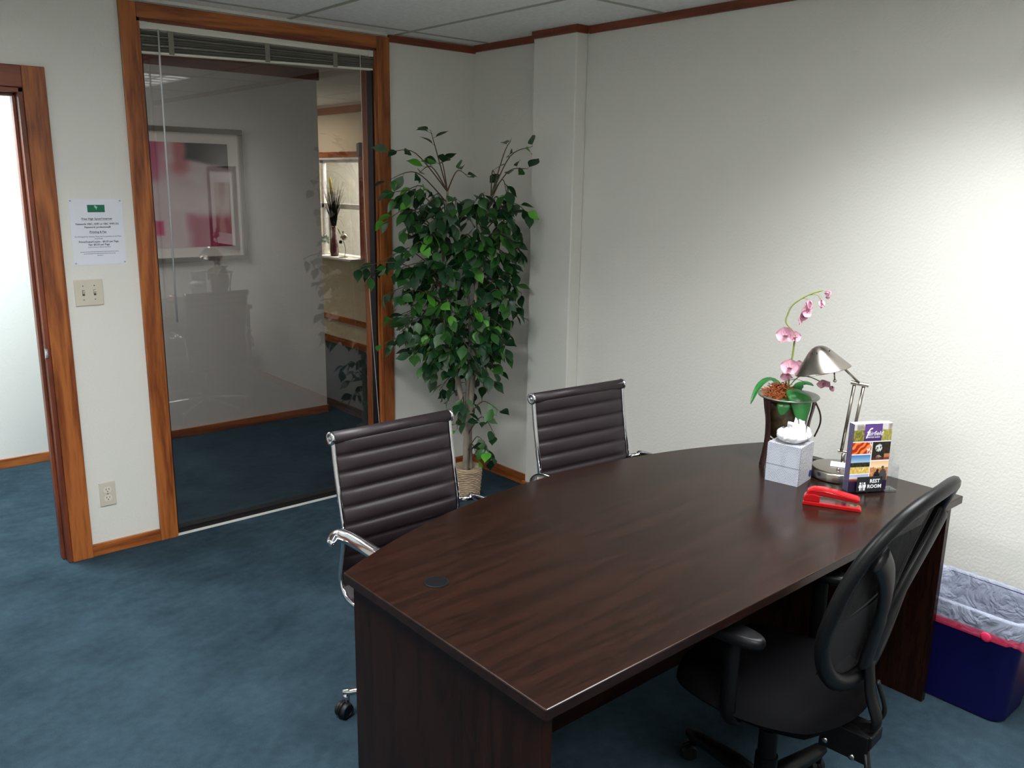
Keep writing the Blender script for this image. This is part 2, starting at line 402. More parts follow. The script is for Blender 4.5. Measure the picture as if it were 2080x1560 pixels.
# crown trim
ct = .036
def trim(n, a, b, m): return struct(MB().box(a, b).build(n, m, bevel=.002))
trim('trim_1', (-.573, -.014, H-ct-.006), (0, 0, H-.006), 'oakdark_x')
trim('trim_2', (-.014, -.585, H-ct), (0, -.014, H), 'oakdark_y')
trim('trim_3', (-.092, -.909, H-ct), (-.078, -.585, H), 'oakdark_y')
trim('trim_4', (-.078, -.909, H-ct), (-.014, -.895, H), 'oakdark_x')
trim('trim_5', (-.014, YF, H-ct), (0, -.909, H), 'oakdark_y')
trim('trim_6', (-6.6, 1.622, H-.072), (-.095, 1.637, H), 'oakdark_x')
trim('trim_7', (-.107, 1.622, H-.072), (-.093, 6.5, H), 'oakdark_y')
trim('trim_8', (LX-.014, .12, 2.352), (LX, 6.5, 2.42), 'oak_y')
trim('trim_9', (LX-.014, .12, .247), (LX, 6.5, .306), 'oak_y')
# baseboards
def base(n, a, b, m): return struct(MB().box(a, b).build(n, m, bevel=.002))
base('baseboard_back', (-2.214, -.012, 0), (-1.905, 0, .058), 'oak_x')
base('baseboard_back_corner', (-.572, -.012, 0), (0, 0, .065), 'oak_x')
base('baseboard_right_corner', (-.012, -.585, 0), (0, -.012, .065), 'oak_y')
base('baseboard_pilaster', (-.09, -.907, 0), (-.078, -.573, .065), 'oak_y')
base('baseboard_right', (-.012, YF, 0), (0, -.907, .065), 'oak_y')
base('baseboard_hall', (-6.6, 1.622, 0), (-.095, 1.637, .056), 'oak_x')
base('baseboard_hall_return', (-.107, 1.622, 0), (-.093, 6.5, .056), 'oak_y')
base('baseboard_lobby', (LX-.014, .12, 0), (LX, 6.5, .073), 'oak_y')

# doorway: casing, jamb, stop and strike plate
d1 = shell('door_1')
MB().box((DX1, -.018, 0), (-2.214, 0, DZ+.085)).build('casing_leg', 'oak_z', d1, bevel=.003)
MB().box((DX0-.086, -.018, 0), (DX0, 0, DZ+.085)).build('casing_leg', 'oak_z', d1, bevel=.003)
MB().box((DX0, -.018, DZ), (DX1, 0, DZ+.085)).build('casing_head', 'oakdark_x', d1, bevel=.003)
MB().box((DX1-.018, -.008, 0), (DX1, .13, DZ)).build('jamb', 'oakdark_z', d1, bevel=.002)
MB().box((DX0, -.008, 0), (DX0+.018, .13, DZ)).build('jamb', 'oakdark_z', d1, bevel=.002)
MB().box((DX0, -.008, DZ-.018), (DX1, .13, DZ)).build('jamb_head', 'oakdark_x', d1, bevel=.002)
MB().box((DX1-.03, .045, 0), (DX1-.018, .085, DZ-.018)).build('door_stop', 'oakdark_z', d1, bevel=.002)
MB().box((DX0+.018, .045, DZ-.03), (DX1-.018, .085, DZ-.018)).build('door_stop', 'oakdark_x', d1, bevel=.002)
sp = MB(); sp.box((DX1-.0205, .0, .935), (DX1-.018, .032, .995)); sp.box((DX1-.0205, -.012, .945), (DX1-.012, .0, .985)); sp.build('strike_plate', 'chrome', d1)

# glazed wall opening: casing, jamb, black gasket, tinted pane
w1 = shell('window_1')
MB().box((-1.909, -.018, 0), (WX0, 0, 2.43)).build('casing_leg', 'oak_z', w1, bevel=.003)
MB().box((WX1, -.018, 0), (-.572, 0, 2.43)).build('casing_leg', 'oak_z', w1, bevel=.003)
MB().box((WX0, -.018, WZ), (WX1, 0, 2.43)).build('casing_head', 'oak_x', w1, bevel=.003)
MB().box((WX0, -.012, 0), (WX0+.012, .13, WZ)).build('jamb', 'oak_z', w1)
MB().box((WX1-.012, -.012, 0), (WX1, .13, WZ)).build('jamb', 'oak_z', w1)
MB().box((WX0, -.012, WZ-.012), (WX1, .13, WZ)).build('jamb_head', 'oakdark_x', w1)
MB().box((WX0+.012, .012, 0), (WX0+.024, .062, WZ-.012)).build('gasket', 'black_gasket', w1)
MB().box((WX1-.022, .004, 0), (WX1-.012, .056, WZ-.012)).build('gasket', 'black_gasket', w1)
MB().box((WX0+.024, .014, .004), (WX1-.022, .062, .03)).build('bottom_gasket', 'black_gasket', w1)
MB().box((WX0+.012, -.006, 0), (WX1-.012, .012, .006)).build('floor_strip', 'alum_white', w1)
MB().box((WX0+.02, .056, .02), (WX1-.02, .062, WZ-.02)).build('pane', 'window_glass', w1)

# lobby window with aluminium sashes and a deep sill
w2 = shell('window_2')
def fr(n, a, b, m='alum_white'): return MB().box(a, b).build(n, m, w2, bevel=.002)
fr('sill', (LX-.17, LY0-.06, .925), (LX+.12, LY1+.05, .945))
fr('frame_top', (LX-.008, LY0, 1.91), (LX+.1, LY1, 1.93)); fr('frame_side', (LX-.008, LY0, .945), (LX+.1, LY0+.02, 1.91)); fr('frame_side', (LX-.008, LY1-.02, .945), (LX+.1, LY1, 1.91))
fr('meeting_rail', (LX+.03, LY0+.02, 1.42), (LX+.07, LY1-.02, 1.47)); fr('sash_stile', (LX+.03, 4.33, .945), (LX+.07, 4.375, 1.91)); fr('sash_rail', (LX+.03, LY0+.02, 1.88), (LX+.07, LY1-.02, 1.91)); fr('sash_stile', (LX+.055, 4.25, .945), (LX+.085, 4.275, 1.42), 'grey_metal')
fr('pane', (LX+.048, LY0+.02, .945), (LX+.052, LY1-.02, 1.91), 'clear_glass')
fr('head_casing', (LX-.016, LY0-.09, 1.936), (LX, LY1+.09, 1.986), 'oak_y')
fr('side_casing', (LX-.02, LY0-.09, 0.945), (LX, LY0-.005, 1.936), 'oakdark_z')

# ================================================================== BLIND
bl = thing('venetian_blind', 'grey slatted venetian blind pulled up to the top of the glass panel', 'blind', (-1.243, .012, 2.30))
L = WX1-WX0-.03
MB().box((-L/2, -.015, .028), (L/2, .013, .056)).build('headrail', 'blind_rail', bl, bevel=.002)
MB().box((L/2-.03, -.017, .026), (L/2, .014, .057)).build('end_bracket', 'alum_white', bl)
MB().box((-L/2, -.017, .026), (-L/2+.03, .014, .057)).build('end_bracket', 'alum_white', bl)
sl = MB(); sl.box((-L/2, -.0125, -.0006), (L/2, .0125, .0006)); slat0 = sl.mesh('slat', 'blind_slat')
for k in range(24):
    o = bpy.data.objects.new('slat', slat0); C.objects.link(o); o.parent = bl
    f = k/23; o.location = (random.uniform(-.002, .002), random.uniform(-.002, .002), .022-f*.066); o.rotation_euler = (random.uniform(-.12, .12), -f*.03, 0)
o = MB().box((-L/2, -.013, -.005), (L/2, .013, .005)).build('bottom_rail', 'blind_rail', bl, bevel=.002); o.location = (0, 0, -.052); o.rotation_euler = (0, -.03, 0)
for x in (-.45, 0, .36):
    MB().box((x-.012, -.017, -.055-x*-.03), (x+.012, -.0155, .028)).build('ladder_tape', 'tape', bl)
MB().tube([(-.505, -.022, .03), (-.507, -.024, -.1), (-.515, -.026, -1.25)], .0042, 8).build('tilt_wand', 'acrylic_wand', bl, smooth=True)
MB().tube(catmull([(.50, -.02, .03), (.497, -.03, -.3), (.5, -.03, -.7), (.515, -.04, -1.2), (.56, -.045, -1.98)], 8), .0016, 6).build('lift_cord', 'cord', bl, smooth=True)

# ================================================================== WALL ITEMS
# notice sheet
nt_ = thing('paper_notice', 'white printed paper notice with green logo tacked above the light switch', 'notice', (-2.064, 0, 1.471))
MB().box((-.108, -.0016, -.14), (.108, -.0006, .14)).build('sheet', 'paper', nt_)
RX = (PI/2, 0, 0)
MB().box((-.035, -.0022, .084), (.035, -.0016, .115)).build('logo_block', 'green_print', nt_)
lg = MB(); lg.prism([(-.008, .111), (-.003, .113), (.002, .109), (.006, .106), (.003, .101), (.001, .094), (-.001, .099), (-.005, .104)], -.0026, -.0022, lambda a, b_, d: (a, d, b_)); lg.build('logo_mark', 'green_pale', nt_)
lines = [('Free High Speed Internet', .0105, .056, 1), ('Network: XBC_WIFI or XBC WIFI 5G', .0095, .034, 0), ('Password: professional8', .0095, .0205, 0), ('Printing & Fax', .0105, 0, 1),
         ('For Printing & Fax Services, Please See Receptionist on 2nd Floor', .0062, -.0195, 0), ('Front Desk', .0062, -.0285, 0), ('Prints/Scans/Copies - $0.25 per Page', .0095, -.0415, 0),
         ('Fax: $0.50 per Page', .0095, -.054, 0), ]
for s, sz, z, ul in lines:
    t = text('text_line', s, sz*1.15, 'ink', nt_, (0, -.0018, z), RX, bold=.0002 if sz > .008 else .00005, thick=.0002)
    if ul:
        hw = t.dimensions.x/2 if t.dimensions.x > 0 else len(s)*sz*.27
        MB().box((-hw, -.0022, z-.0068), (hw, -.0016, z-.006)).build('underline', 'ink', nt_)
rw_ = random.Random(3)
def word_strokes(z, half, hgt, m):
    f = MB(); x = -half
    while x < half-.002:
        w2 = min(half-x, rw_.uniform(.003, .009)); f.box((x, -.0021, z-hgt/2), (x+w2, -.0016, z+hgt/2)); x += w2+.0015
    f.build('fine_print', m, nt_)
mat('ink_grey', '#6f717c', .7)
for z, half in ((-.0645, .046), (-.0845, .079), (-.0925, .066), (-.1005, .011)): word_strokes(z, half, .0022, 'ink_grey')
word_strokes(.0885, .024, .0018, 'green_pale')
for x, z in ((-.1, .132), (.1, .132), (-.1, -.132), (.1, -.132)):
    MB().lathe([(.0035, 0), (.003, .003), (.001, .004)], (x, -.0016, z), 10, Matrix.Rotation(PI/2, 3, 'X')).build('pin', 'acrylic_wand', nt_)
# switch plate
sw = thing('light_switch', 'beige double toggle light switch plate under the notice', 'light switch', (-2.124, 0, 1.212))
MB().box((-.058, -.006, -.057), (.058, 0, .057)).build('plate', 'plate_beige', sw, bevel=.003)
for x in (-.023, .023):
    MB().box((x-.005, -.0066, -.0125), (x+.005, -.0055, .0125)).build('toggle_slot', 'plate_dark', sw)
    tg = MB(); tg.prism([(-.006, -.005), (-.015, -.0015+.007), (-.016, .010), (-.006, .011)], x-.004, x+.004, lambda a, b_, d: (d, a, b_)); tg.build('toggle', 'toggle', sw)
    for z in (.03, -.03): MB().lathe([(.003, 0), (.0025, .001)], (x, -.006, z), 10, Matrix.Rotation(PI/2, 3, 'X')).build('screw', 'steel_dark', sw)
# outlet
ou = thing('wall_outlet', 'beige duplex power outlet low on the wall above the baseboard', 'outlet', (-2.1266, 0, .2867))
MB().box((-.035, -.006, -.057), (.035, 0, .057)).build('plate', 'plate_beige', ou, bevel=.003)
for z in (.0195, -.0195):
    rc = MB(); pts = [(.0172*math.cos(t), max(-.0135, min(.0135, .0172*math.sin(t)))) for t in [2*PI*i/24 for i in range(24)]]
    rc.prism(pts, -.0075, -.006, lambda a, b_, d: (a, d, b_+z)); r_ = rc.build('receptacle', 'toggle', ou)
    for x, hh in ((-.0064, .0045), (.0064, .0038)): MB().box((x-.0011, -.0082, z+.003-hh), (x+.0011, -.0074, z+.003+hh)).build('slot', 'black_gasket', r_)
    MB().lathe([(.0025, 0), (.0025, .0008)], (0, -.0074, z-.0075), 10, Matrix.Rotation(PI/2, 3, 'X')).build('ground_hole', 'black_gasket', r_)
MB().lathe([(.003, 0), (.0025, .001)], (0, -.006, 0), 10, Matrix.Rotation(PI/2, 3, 'X')).build('screw', 'steel_dark', ou)

# hall picture
def art(u, v):
    x, y = u, v; n = nz(x*4, y*4, 3)*.5+nz(x*11, y*11, 5)*.25
    c = lerp((.80, .72, .74), (.86, .84, .84), sm(-.4, .5, n)); pink = (.72, .25, .42)
    c = lerp(c, (.76, .42, .52), .85*sm(.08, -.02, abs(x-.44)-.10+.06*n)*sm(.42, .1, y+.15*n))      # wash columns
    c = lerp(c, (.70, .30, .45), .8*sm(.03, -.01, abs(x-.47)-.03)*sm(.42, .3, y))
    c = lerp(c, (.72, .32, .36), .75*sm(.05, -.03, abs(x-.66)-.045+.05*n)*sm(.42, .22, y+.1*n))
    c = lerp(c, (.85, .4, .5), .6*sm(.12, -.05, abs(x-.2)-.12+.1*n)*sm(.6, .3, y))
    d = min(x-.70+.10*abs(y-.06)*4*.3, .24-.22*(1-x)*1.2-y)
    c = lerp(c, (.10, .11, .15), sm(-.02, .03, d+.02*n))
    c = lerp(c, (.66, .20, .36), .9*sm(-.04, .06, min(x-.69+.08*n, y-.68+.07*n, 1.2-y)))
    c = lerp(c, (.78, .25, .45), .9*sm(.012, -.012, max(abs(x-.47)-.05-.02*n, abs(y-.81)-.07-.02*n)))
    c = lerp(c, (.62, .2, .35), .6*sm(.10, -.04, math.hypot(x-.12, (y-.75)*.8)-.1+.08*n))
    return c
pf = thing('framed_picture', 'large silver-framed abstract print of pink washes on the hallway wall', 'picture', (-1.24, 1.637, 1.594))
fw_, fh_ = .56, .424
fm = MB()
for a, b_ in (((-fw_, fh_-.032), (fw_, fh_)), ((-fw_, -fh_), (fw_, -fh_+.032)), ((-fw_, -fh_+.032), (-fw_+.03, fh_-.032)), ((fw_-.03, -fh_+.032), (fw_, fh_-.032))):
    MB().box((a[0], -.03, a[1]), (b_[0], 0, b_[1])).build('frame_bar', 'frame_silver', pf, bevel=.004)
MB().box((-fw_+.03, -.012, -fh_+.032), (fw_-.03, 0, fh_-.032)).build('mat_board', 'matboard', pf)
printed('print', 130, 90, lambda u, v: (-fw_+.1+u*(2*fw_-.2), -.0135, fh_-.095-v*(2*fh_-.19)), art, pf)
# framed picture on the right wall beyond the desk lamp (seen as a reflection in the glass)
pr = thing('framed_picture', 'dark-framed picture on the wall above the waste bin', 'picture', (0, -3.50, 1.45))
for a, b_ in (((-.3, .32), (.3, .36)), ((-.3, -.36), (.3, -.32)), ((-.3, -.32), (-.26, .32)), ((.26, -.32), (.3, .32))):
    MB().box((-.025, a[0], a[1]), (0, b_[0], b_[1])).build('frame_bar', 'dark_frame', pr, bevel=.003)
MB().box((-.01, -.26, -.32), (0, .26, .32)).build('mat_board', 'matboard', pr)
printed('print', 40, 50, lambda u, v: (-.0115, .17-u*.34, .22-v*.44), lambda u, v: lerp((.75, .72, .64), (.55, .45, .40), sm(-.3, .4, nz(u*3, v*3, 9))), pr)

# ================================================================== DESK
DZT = .745
def deskpoly(ins=0):
    x0, x1, y0 = -2.174+ins, -.335-ins, -3.0+ins
    pts = [(x0, y0), (x1, y0), (x1, -2.25)]
    R = 2.03; cx = (x0+x1)/2; hw = (x1-x0)/2
    for k in range(1, 40):
        x = x1-(x1-x0)*k/40; pts.append((x, -2.25+math.sqrt(R*R-(x-cx)**2)-math.sqrt(R*R-hw*hw)))
    pts.append((x0, -2.25)); return pts
dk = thing('office_desk', 'dark espresso wood office desk with a bowed front edge', 'desk', (-1.255, -2.6, 0))
def dbuild(mb, n, m, **k):
    mb.v = [(x+1.255, y+2.6, z) for x, y, z in mb.v]; return mb.build(n, m, dk, **k)
dbuild(MB().prism(deskpoly(), DZT-.026, DZT), 'desk_top', 'espresso_x', bevel=.0028)
dbuild(MB().box((-2.158, -2.975, 0), (-2.132, -2.27, DZT-.026)), 'side_panel', 'espresso_z', bevel=.001)
dbuild(MB().box((-.377, -2.975, 0), (-.351, -2.27, DZT-.026)), 'side_panel', 'espresso_z', bevel=.001)
dbuild(MB().box((-2.132, -2.42, .12), (-.377, -2.40, DZT-.026)), 'modesty_panel', 'espresso_x')
g = MB().lathe([(.031, 0), (.031, .0015), (.028, .0025), (.012, .0028)], (-2.023, -2.44, DZT), 32)
dbuild(g, 'grommet', 'plastic_soft')

# ================================================================== RIBBED CHAIRS
def ribbed_chair(label):
    t = thing('ribbed_chair', label, 'chair', (0, 0, 0), 0, 'ribbed leather chairs facing the desk')
    prof = catmull([(0, -.274, .912), (0, -.262, .83), (0, -.243, .73), (0, -.222, .62), (0, -.238, .53), (0, -.252, .465), (0, -.238, .415), (0, -.198, .39), (0, -.1, .388), (0, .02, .396), (0, .14, .41), (0, .2, .405), (0, .235, .385)], 10)
    L = [0]
    for i in range(1, len(prof)): L.append(L[-1]+(prof[i]-prof[i-1]).length)
    def at(s):
        for i in range(1, len(L)):
            if s <= L[i] or i == len(L)-1:
                f = (s-L[i-1])/(L[i]-L[i-1]); p = prof[i-1].lerp(prof[i], f); d = (prof[i]-prof[i-1]).normalized(); return p, Vector((0, -d.z, d.y))
    tot = L[-1]; nrib = round(tot/.0545); N = nrib*8; W = .218
    def surf(side, sgn):
        def fn(u, v):
            s = v*tot; p, n = at(s); ph = (v*nrib) % 1
            bul = .004+.0115*math.sin(PI*ph)**.38 if 0 < ph < 1 else .004
            e = abs(u*2-1); bul *= (1-e**10*.75)
            wob = .0012*nz(u*5, s*30, side)
            return p + n*(sgn*(bul+wob)) + Vector(((u*2-1)*W, 0, 0))
        return fn
    m1 = MB(); m1.grid(14, N, surf(1, 1)); m1.grid(14, N, surf(2, -1), True)
    m1.build('sling', 'leather', t, smooth=True)
    # padded top roll with chrome ends
    tp = prof[0] + Vector((0, -.004, .004))
    MB().tube([(x, tp.y, tp.z) for x in (-.226, 0, .226)], .0205, 16).build('top_roll', 'leather', t, smooth=True)
    for sx in (-1, 1):
        k = MB().lathe([(.0215, 0), (.0225, .004), (.0215, .009), (.012, .0095), (.011, .007), (.006, .007), (.005, .0105), (.001, .011)], (sx*.226, tp.y, tp.z), 24, Matrix.Rotation(sx*PI/2, 3, 'Y'))
        k.build('end_cap', 'chrome', t, smooth=True)
        MB().tube([Vector((sx*.226, p.y, p.z)) for p in prof[1:]], .0085, 8, flat=(.8, 1.25)).build('side_rail', 'chrome', t, smooth=True)
        arm = catmull([(sx*.303, -.165, .622), (sx*.27, -.19, .632), (sx*.262, -.13, .642), (sx*.264, -.02, .645), (sx*.264, .08, .64), (sx*.26, .145, .60), (sx*.25, .165, .52), (sx*.236, .15, .41)], 6)
        a = MB().tube(arm, [.009, .011, .013, .014, .015, .016]+[.017]*(len(arm)-6), 10, flat=(1.25, .6)).build('armrest', 'chrome', t, smooth=True)
        MB().tube([(sx*.226, -.225, .622), (sx*.262, -.18, .636)], .010, 8).build('arm_bracket', 'chrome', t, smooth=True)
        MB().lathe([(.011, 0), (.013, .004), (.011, .008)], (sx*.300, -.165, .622), 14, Matrix.Rotation(sx*PI/2, 3, 'Y')).build('arm_knob', 'chrome', t, smooth=True)
    for y, z in ((-.05, .372), (.13, .385)): MB().tube([(-.226, y, z), (.226, y, z)], .009, 8).build('cross_stretcher', 'chrome', t, smooth=True)
    MB().box((-.09, -.1, .335), (.09, .1, .372)).build('tilt_mechanism', 'plastic_black', t, bevel=.008)
    MB().lathe([(.026, .09), (.026, .2), (.014, .2), (.014, .34)], (0, 0, 0), 18).build('gas_column', 'chrome', t, smooth=False, autos=True)
    for k in range(5):
        a = PI+2*PI*k/5; d = Vector((math.cos(a), math.sin(a), 0))
        MB().tube([d*.02+Vector((0, 0, .115)), d*.12+Vector((0, 0, .112)), d*.30+Vector((0, 0, .085)), d*.325+Vector((0, 0, .083))], [.024, .02, .013, .012], 10, flat=(1, .8)).build('leg', 'chrome', t, smooth=True)
        cs = caster(t, d*.315, a+.9, 'chrome')
    return t
def caster(t, p, a, stemmat):
    R = Matrix.Rotation(a, 3, 'Z') @ Matrix.Rotation(PI/2, 3, 'X')
    c = MB(); off = Matrix.Rotation(a, 3, 'Z') @ Vector((.012, 0, 0))
    for sgn in (-1, 1):
        c.lathe([(.017, -.001), (.023, .001), (.0255, .006), (.0255, .016), (.022, .0215), (.015, .022), (.0145, .0205), (.002, .0205)] if sgn > 0 else [(.002, -.0205), (.0145, -.0205), (.015, -.022), (.022, -.0215), (.0255, -.016), (.0255, -.006), (.023, -.001), (.017, .001)], p+off+Vector((0, 0, .0255)), 20, R)
    w_ = c.build('caster', 'rubber', t, autos=True)
    s = MB(); s.tube([p+Vector((0, 0, .042)), p+Vector((0, 0, .084))], .0115, 12); s.build('caster_stem', stemmat, w_, smooth=True)
    h = MB(); h.lathe([(.027, -.006), (.028, 0), (.027, .006)], p+off+Vector((0, 0, .027)), 20, R); h.build('caster_hood', 'plastic_black', w_, smooth=True)
    return w_
rc1 = ribbed_chair('ribbed black leather chair with chrome arms at the desk end with the cable grommet')
rc2 = copy_tree(rc1)
rc1.location = (-1.672, -1.985, 0); rc1.rotation_euler = (0, 0, PI)
rc2.location = (-.845, -2.0, 0); rc2.rotation_euler = (0, 0, PI-.08)
rc2['label'] = 'ribbed black leather chair at the desk end with the orchid, in front of the pilaster'

# ================================================================== TASK CHAIR
tc_ = thing('task_chair', 'black mesh-back swivel task chair tucked under the desk', 'chair', (-1.305, -2.955, 0), .09)
def back(x, z):
    t = (z-.55)/.5; return Vector((x, -.215-.125*max(0, t)**1.35+.55*x*x, z))
def loop(sc=1, n=56):
    pts = []
    for k in range(n):
        a = 2*PI*k/n; ca, sa = math.cos(a), math.sin(a)
        e = 2/2.6; x = .248*math.copysign(abs(ca)**e, ca); z = .81+.25*math.copysign(abs(sa)**e, sa)
        x *= (1-.2*max(0, (.74-z)/.2)); pts.append((x*sc, .81+(z-.81)*sc))
    return pts
lp = loop()
MB().tube([back(x, z) for x, z in lp], .0175, 10, closed=True, flat=(1.25, .9)).build('back_frame', 'plastic_soft', tc_, smooth=True)
M = bpy.data.materials.new('mesh_fabric'); M.use_nodes = True; nt = M.node_tree; b = nt.nodes['Principled BSDF']
b.inputs['Base Color'].default_value = (.012, .012, .014, 1); b.inputs['Roughness'].default_value = .9
tr = nt.nodes.new('ShaderNodeBsdfTransparent'); mi = nt.nodes.new('ShaderNodeMixShader'); mi.inputs[0].default_value = .72
nt.links.new(tr.outputs[0], mi.inputs[1]); nt.links.new(b.outputs[0], mi.inputs[2]); nt.links.new(mi.outputs[0], nt.nodes['Material Output'].inputs[0]); MAT['mesh_fabric'] = M
fb = MB(); li = loop(.99); nn = len(li)
rings = [[back(x*s, .81+(z-.81)*s)+Vector((0, .012, 0)) for x, z in li] for s in (1, .75, .5, .25, .02)]
fb.add([p for r_ in rings for p in r_], [(i*nn+j, i*nn+(j+1) % nn, (i+1)*nn+(j+1) % nn, (i+1)*nn+j) for i in range(4) for j in range(nn)])
fb.build('back_mesh', 'mesh_fabric', tc_, smooth=True)
# forked spine behind the mesh
for sx in (-1, 1):
    sp = [Vector((q.x, q.y)) for q in catmull([(sx*.018, .60, 0), (sx*.024, .70, 0), (sx*.055, .79, 0), (sx*.12, .88, 0), (sx*.19, .945, 0)], 6)]
    MB().tube([back(p[0], p[1])+Vector((0, -.012, 0)) for p in sp], [.03]*8+[.026]*(len(sp)-8), 12, flat=(1.25, .42)).build('spine_fork', 'plastic_soft', tc_, smooth=True)
lm = MB(); lm.grid(12, 8, lambda u, v: back((u-.5)*.31, .60+v*.14)+Vector((0, .035+.02*math.sin(PI*u)**.5*math.sin(PI*v)**.5, 0)))
lm.grid(12, 8, lambda u, v: back((u-.5)*.31, .60+v*.14)+Vector((0, .03-.012*math.sin(PI*u)**.5*math.sin(PI*v)**.5, 0)), True)
lm.build('lumbar_pad', 'mesh_black', tc_, smooth=True)
def cushion(u, v, top):
    a, b_ = u*2-1, v*2-1; x = a*math.sqrt(max(0, 1-b_*b_*.42))*.245; y = b_*math.sqrt(max(0, 1-a*a*.42))*.235
    e = max(abs(a), abs(b_)); h = (1-e**6)
    return Vector((x, y-.0, .462+(.036*h if top else -.034*h**.6)-.012*(b_ > 0)*b_*b_))
sc_ = MB(); sc_.grid(20, 20, lambda u, v: cushion(u, v, True)); sc_.grid(20, 20, lambda u, v: cushion(u, v, False), True); sc_.build('seat', 'fabric_black', tc_, smooth=True)
MB().lathe([(.2, .425), (.21, .44)], (0, 0, 0), 28).build('seat_shell', 'plastic_black', tc_)
MB().box((-.07, -.12, .375), (.07, .1, .427)).build('tilt_mechanism', 'plastic_black', tc_, bevel=.008)
# back bracket with bolt heads, curved back bar and drop lever
br = MB().box((-.035, -.275, .39), (.035, -.135, .425)).build('back_bracket', 'plastic_soft', tc_, bevel=.004)
pl_ = MB().box((-.042, -.27, .35), (-.035, -.15, .425)).build('bracket_plate', 'plastic_black', tc_, bevel=.004)
for y, z in ((-.162, .412), (-.166, .37), (-.235, .358)): MB().lathe([(.0085, 0), (.008, .003), (.004, .004)], (-.042, y, z), 14, Matrix.Rotation(-PI/2, 3, 'Y')).build('bolt', 'steel_bright', pl_, smooth=True)
MB().tube(catmull([(0, -.17, .415), (0, -.245, .42), (0, -.27, .45), (0, -.247, .52), (0, -.232, .62)], 6), .02, 10, flat=(1.2, .5)).build('back_bar', 'plastic_black', tc_, smooth=True)
MB().tube(catmull([(.035, -.18, .40), (.05, -.24, .41), (.045, -.27, .46), (.03, -.25, .54)], 6), .006, 8).build('release_cable', 'rubber', tc_, smooth=True)
MB().tube([(-.03, -.265, .38), (-.034, -.29, .25)], [.014, .011], 8, flat=(1, .5)).build('drop_lever', 'plastic_soft', tc_, smooth=True)
MB().lathe([(.03, .09), (.03, .22), (.025, .22), (.025, .3), (.016, .3), (.016, .38)], (0, 0, 0), 18).build('gas_column', 'plastic_black', tc_, autos=True)
for k in range(5):
    a = -.05+2*PI*k/5; d = Vector((math.cos(a), math.sin(a), 0))
    MB().tube([d*.02+Vector((0, 0, .12)), d*.12+Vector((0, 0, .115)), d*.28+Vector((0, 0, .085)), d*.325+Vector((0, 0, .08))], [.032, .03, .024, .02], 10, flat=(1, .8)).build('leg', 'plastic_soft', tc_, smooth=True)
    caster(tc_, d*.31, a+1.2, 'plastic_black')
for sx in (-1, 1):
    pd = MB(); ol = [(sx*.235+.036*math.cos(t)*(1), .035+.115*math.copysign(abs(math.sin(t))**.6, math.sin(t))) for t in [2*PI*k/24 for k in range(24)]]
    pd.prism(ol, .655, .685); pd.build('arm_pad', 'plastic_soft', tc_, bevel=.012, smooth=True).modifiers['bevel'].segments = 5
    MB().tube(catmull([(sx*.1, 0, .42), (sx*.2, 0, .42), (sx*.235, 0, .46), (sx*.238, 0, .56), (sx*.235, 0, .66)], 6), .017, 8, flat=(1.3, .7)).build('arm_post', 'plastic_black', tc_, smooth=True)

# ================================================================== WASTE BIN
def rrect(hx, hy, r, n=8):
    pts = []
    for q, (cx, cy) in enumerate(((hx-r, hy-r), (-hx+r, hy-r), (-hx+r, -hy+r), (hx-r, -hy+r))):
        for k in range(n+1):
            a = PI/2*q+PI/2*k/n; pts.append((cx+r*math.cos(a), cy+r*math.sin(a)))
    return pts
def loft(levels):
    """levels: list of (z, pts) or (z, pts with own z)"""
    mb = MB(); k = len(levels[0][1])
    for z, pts in levels: mb.v += [(p[0], p[1], z+(p[2] if len(p) > 2 else 0)) for p in pts]
    for i in range(len(levels)-1):
        for j in range(k): mb.f.append((i*k+j, i*k+(j+1) % k, (i+1)*k+(j+1) % k, (i+1)*k+j))
    return mb
bn = thing('waste_bin', 'navy blue plastic waste bin with a white bag liner beside the desk', 'waste bin', (-.205, -3.045, 0))
lv = [(0, rrect(.10, .15, .04)), (.006, rrect(.107, .157, .045)), (.36, rrect(.132, .19, .045)), (.372, rrect(.136, .194, .047)), (.372, rrect(.130, .188, .044)), (.02, rrect(.10, .15, .04))]
mb = loft(lv); k = 36; mb.f.append(tuple(reversed(range(k)))); mb.f.append(tuple(range(5*k, 6*k))); mb.build('bin_body', 'bin_blue', bn, autos=True)
def wavy(pts, amp, seed, zamp=0):
    out = []; n = len(pts)
    for i, (x, y) in enumerate(pts):
        a = 2*PI*i/n; f = nz(math.cos(a)*3, math.sin(a)*3, seed)*amp+nz(math.cos(a)*9, math.sin(a)*9, seed+4)*amp*.6; l = math.hypot(x, y)
        out.append((x*(1+f/l), y*(1+f/l), zamp*nz(math.cos(a)*2.2, math.sin(a)*2.2, seed+9)))
    return out
def rr2(hx, hy): return rrect(hx, hy, .05, 26)
LN = [(.10, wavy(rr2(.10, .15), .006, 1)), (.24, wavy(rr2(.112, .168), .014, 2)), (.30, wavy(rr2(.119, .176), .013, 12)), (.345, wavy(rr2(.126, .184), .008, 3)), (.378, wavy(rr2(.131, .189), .003, 5)), (.384, wavy(rr2(.1375, .1955), .003, 5, .004)),
      (.372, wavy(rr2(.141, .199), .003, 6)), (.35, wavy(rr2(.1425, .2005), .009, 13)), (.33, wavy(rr2(.1425, .2005), .009, 7)), (.305, wavy(rr2(.141, .199), .007, 8, .02))]
ln = loft(LN); ln.build('bag_liner', 'bag_film', bn, smooth=True)
rd = loft([(.322, wavy(rr2(.1455, .2035), .006, 7, .012)), (.300, wavy(rr2(.1445, .2025), .006, 8, .016)), (.298, wavy(rr2(.143, .201), .006, 8, .016)), (.324, wavy(rr2(.144, .202), .006, 7, .012))])
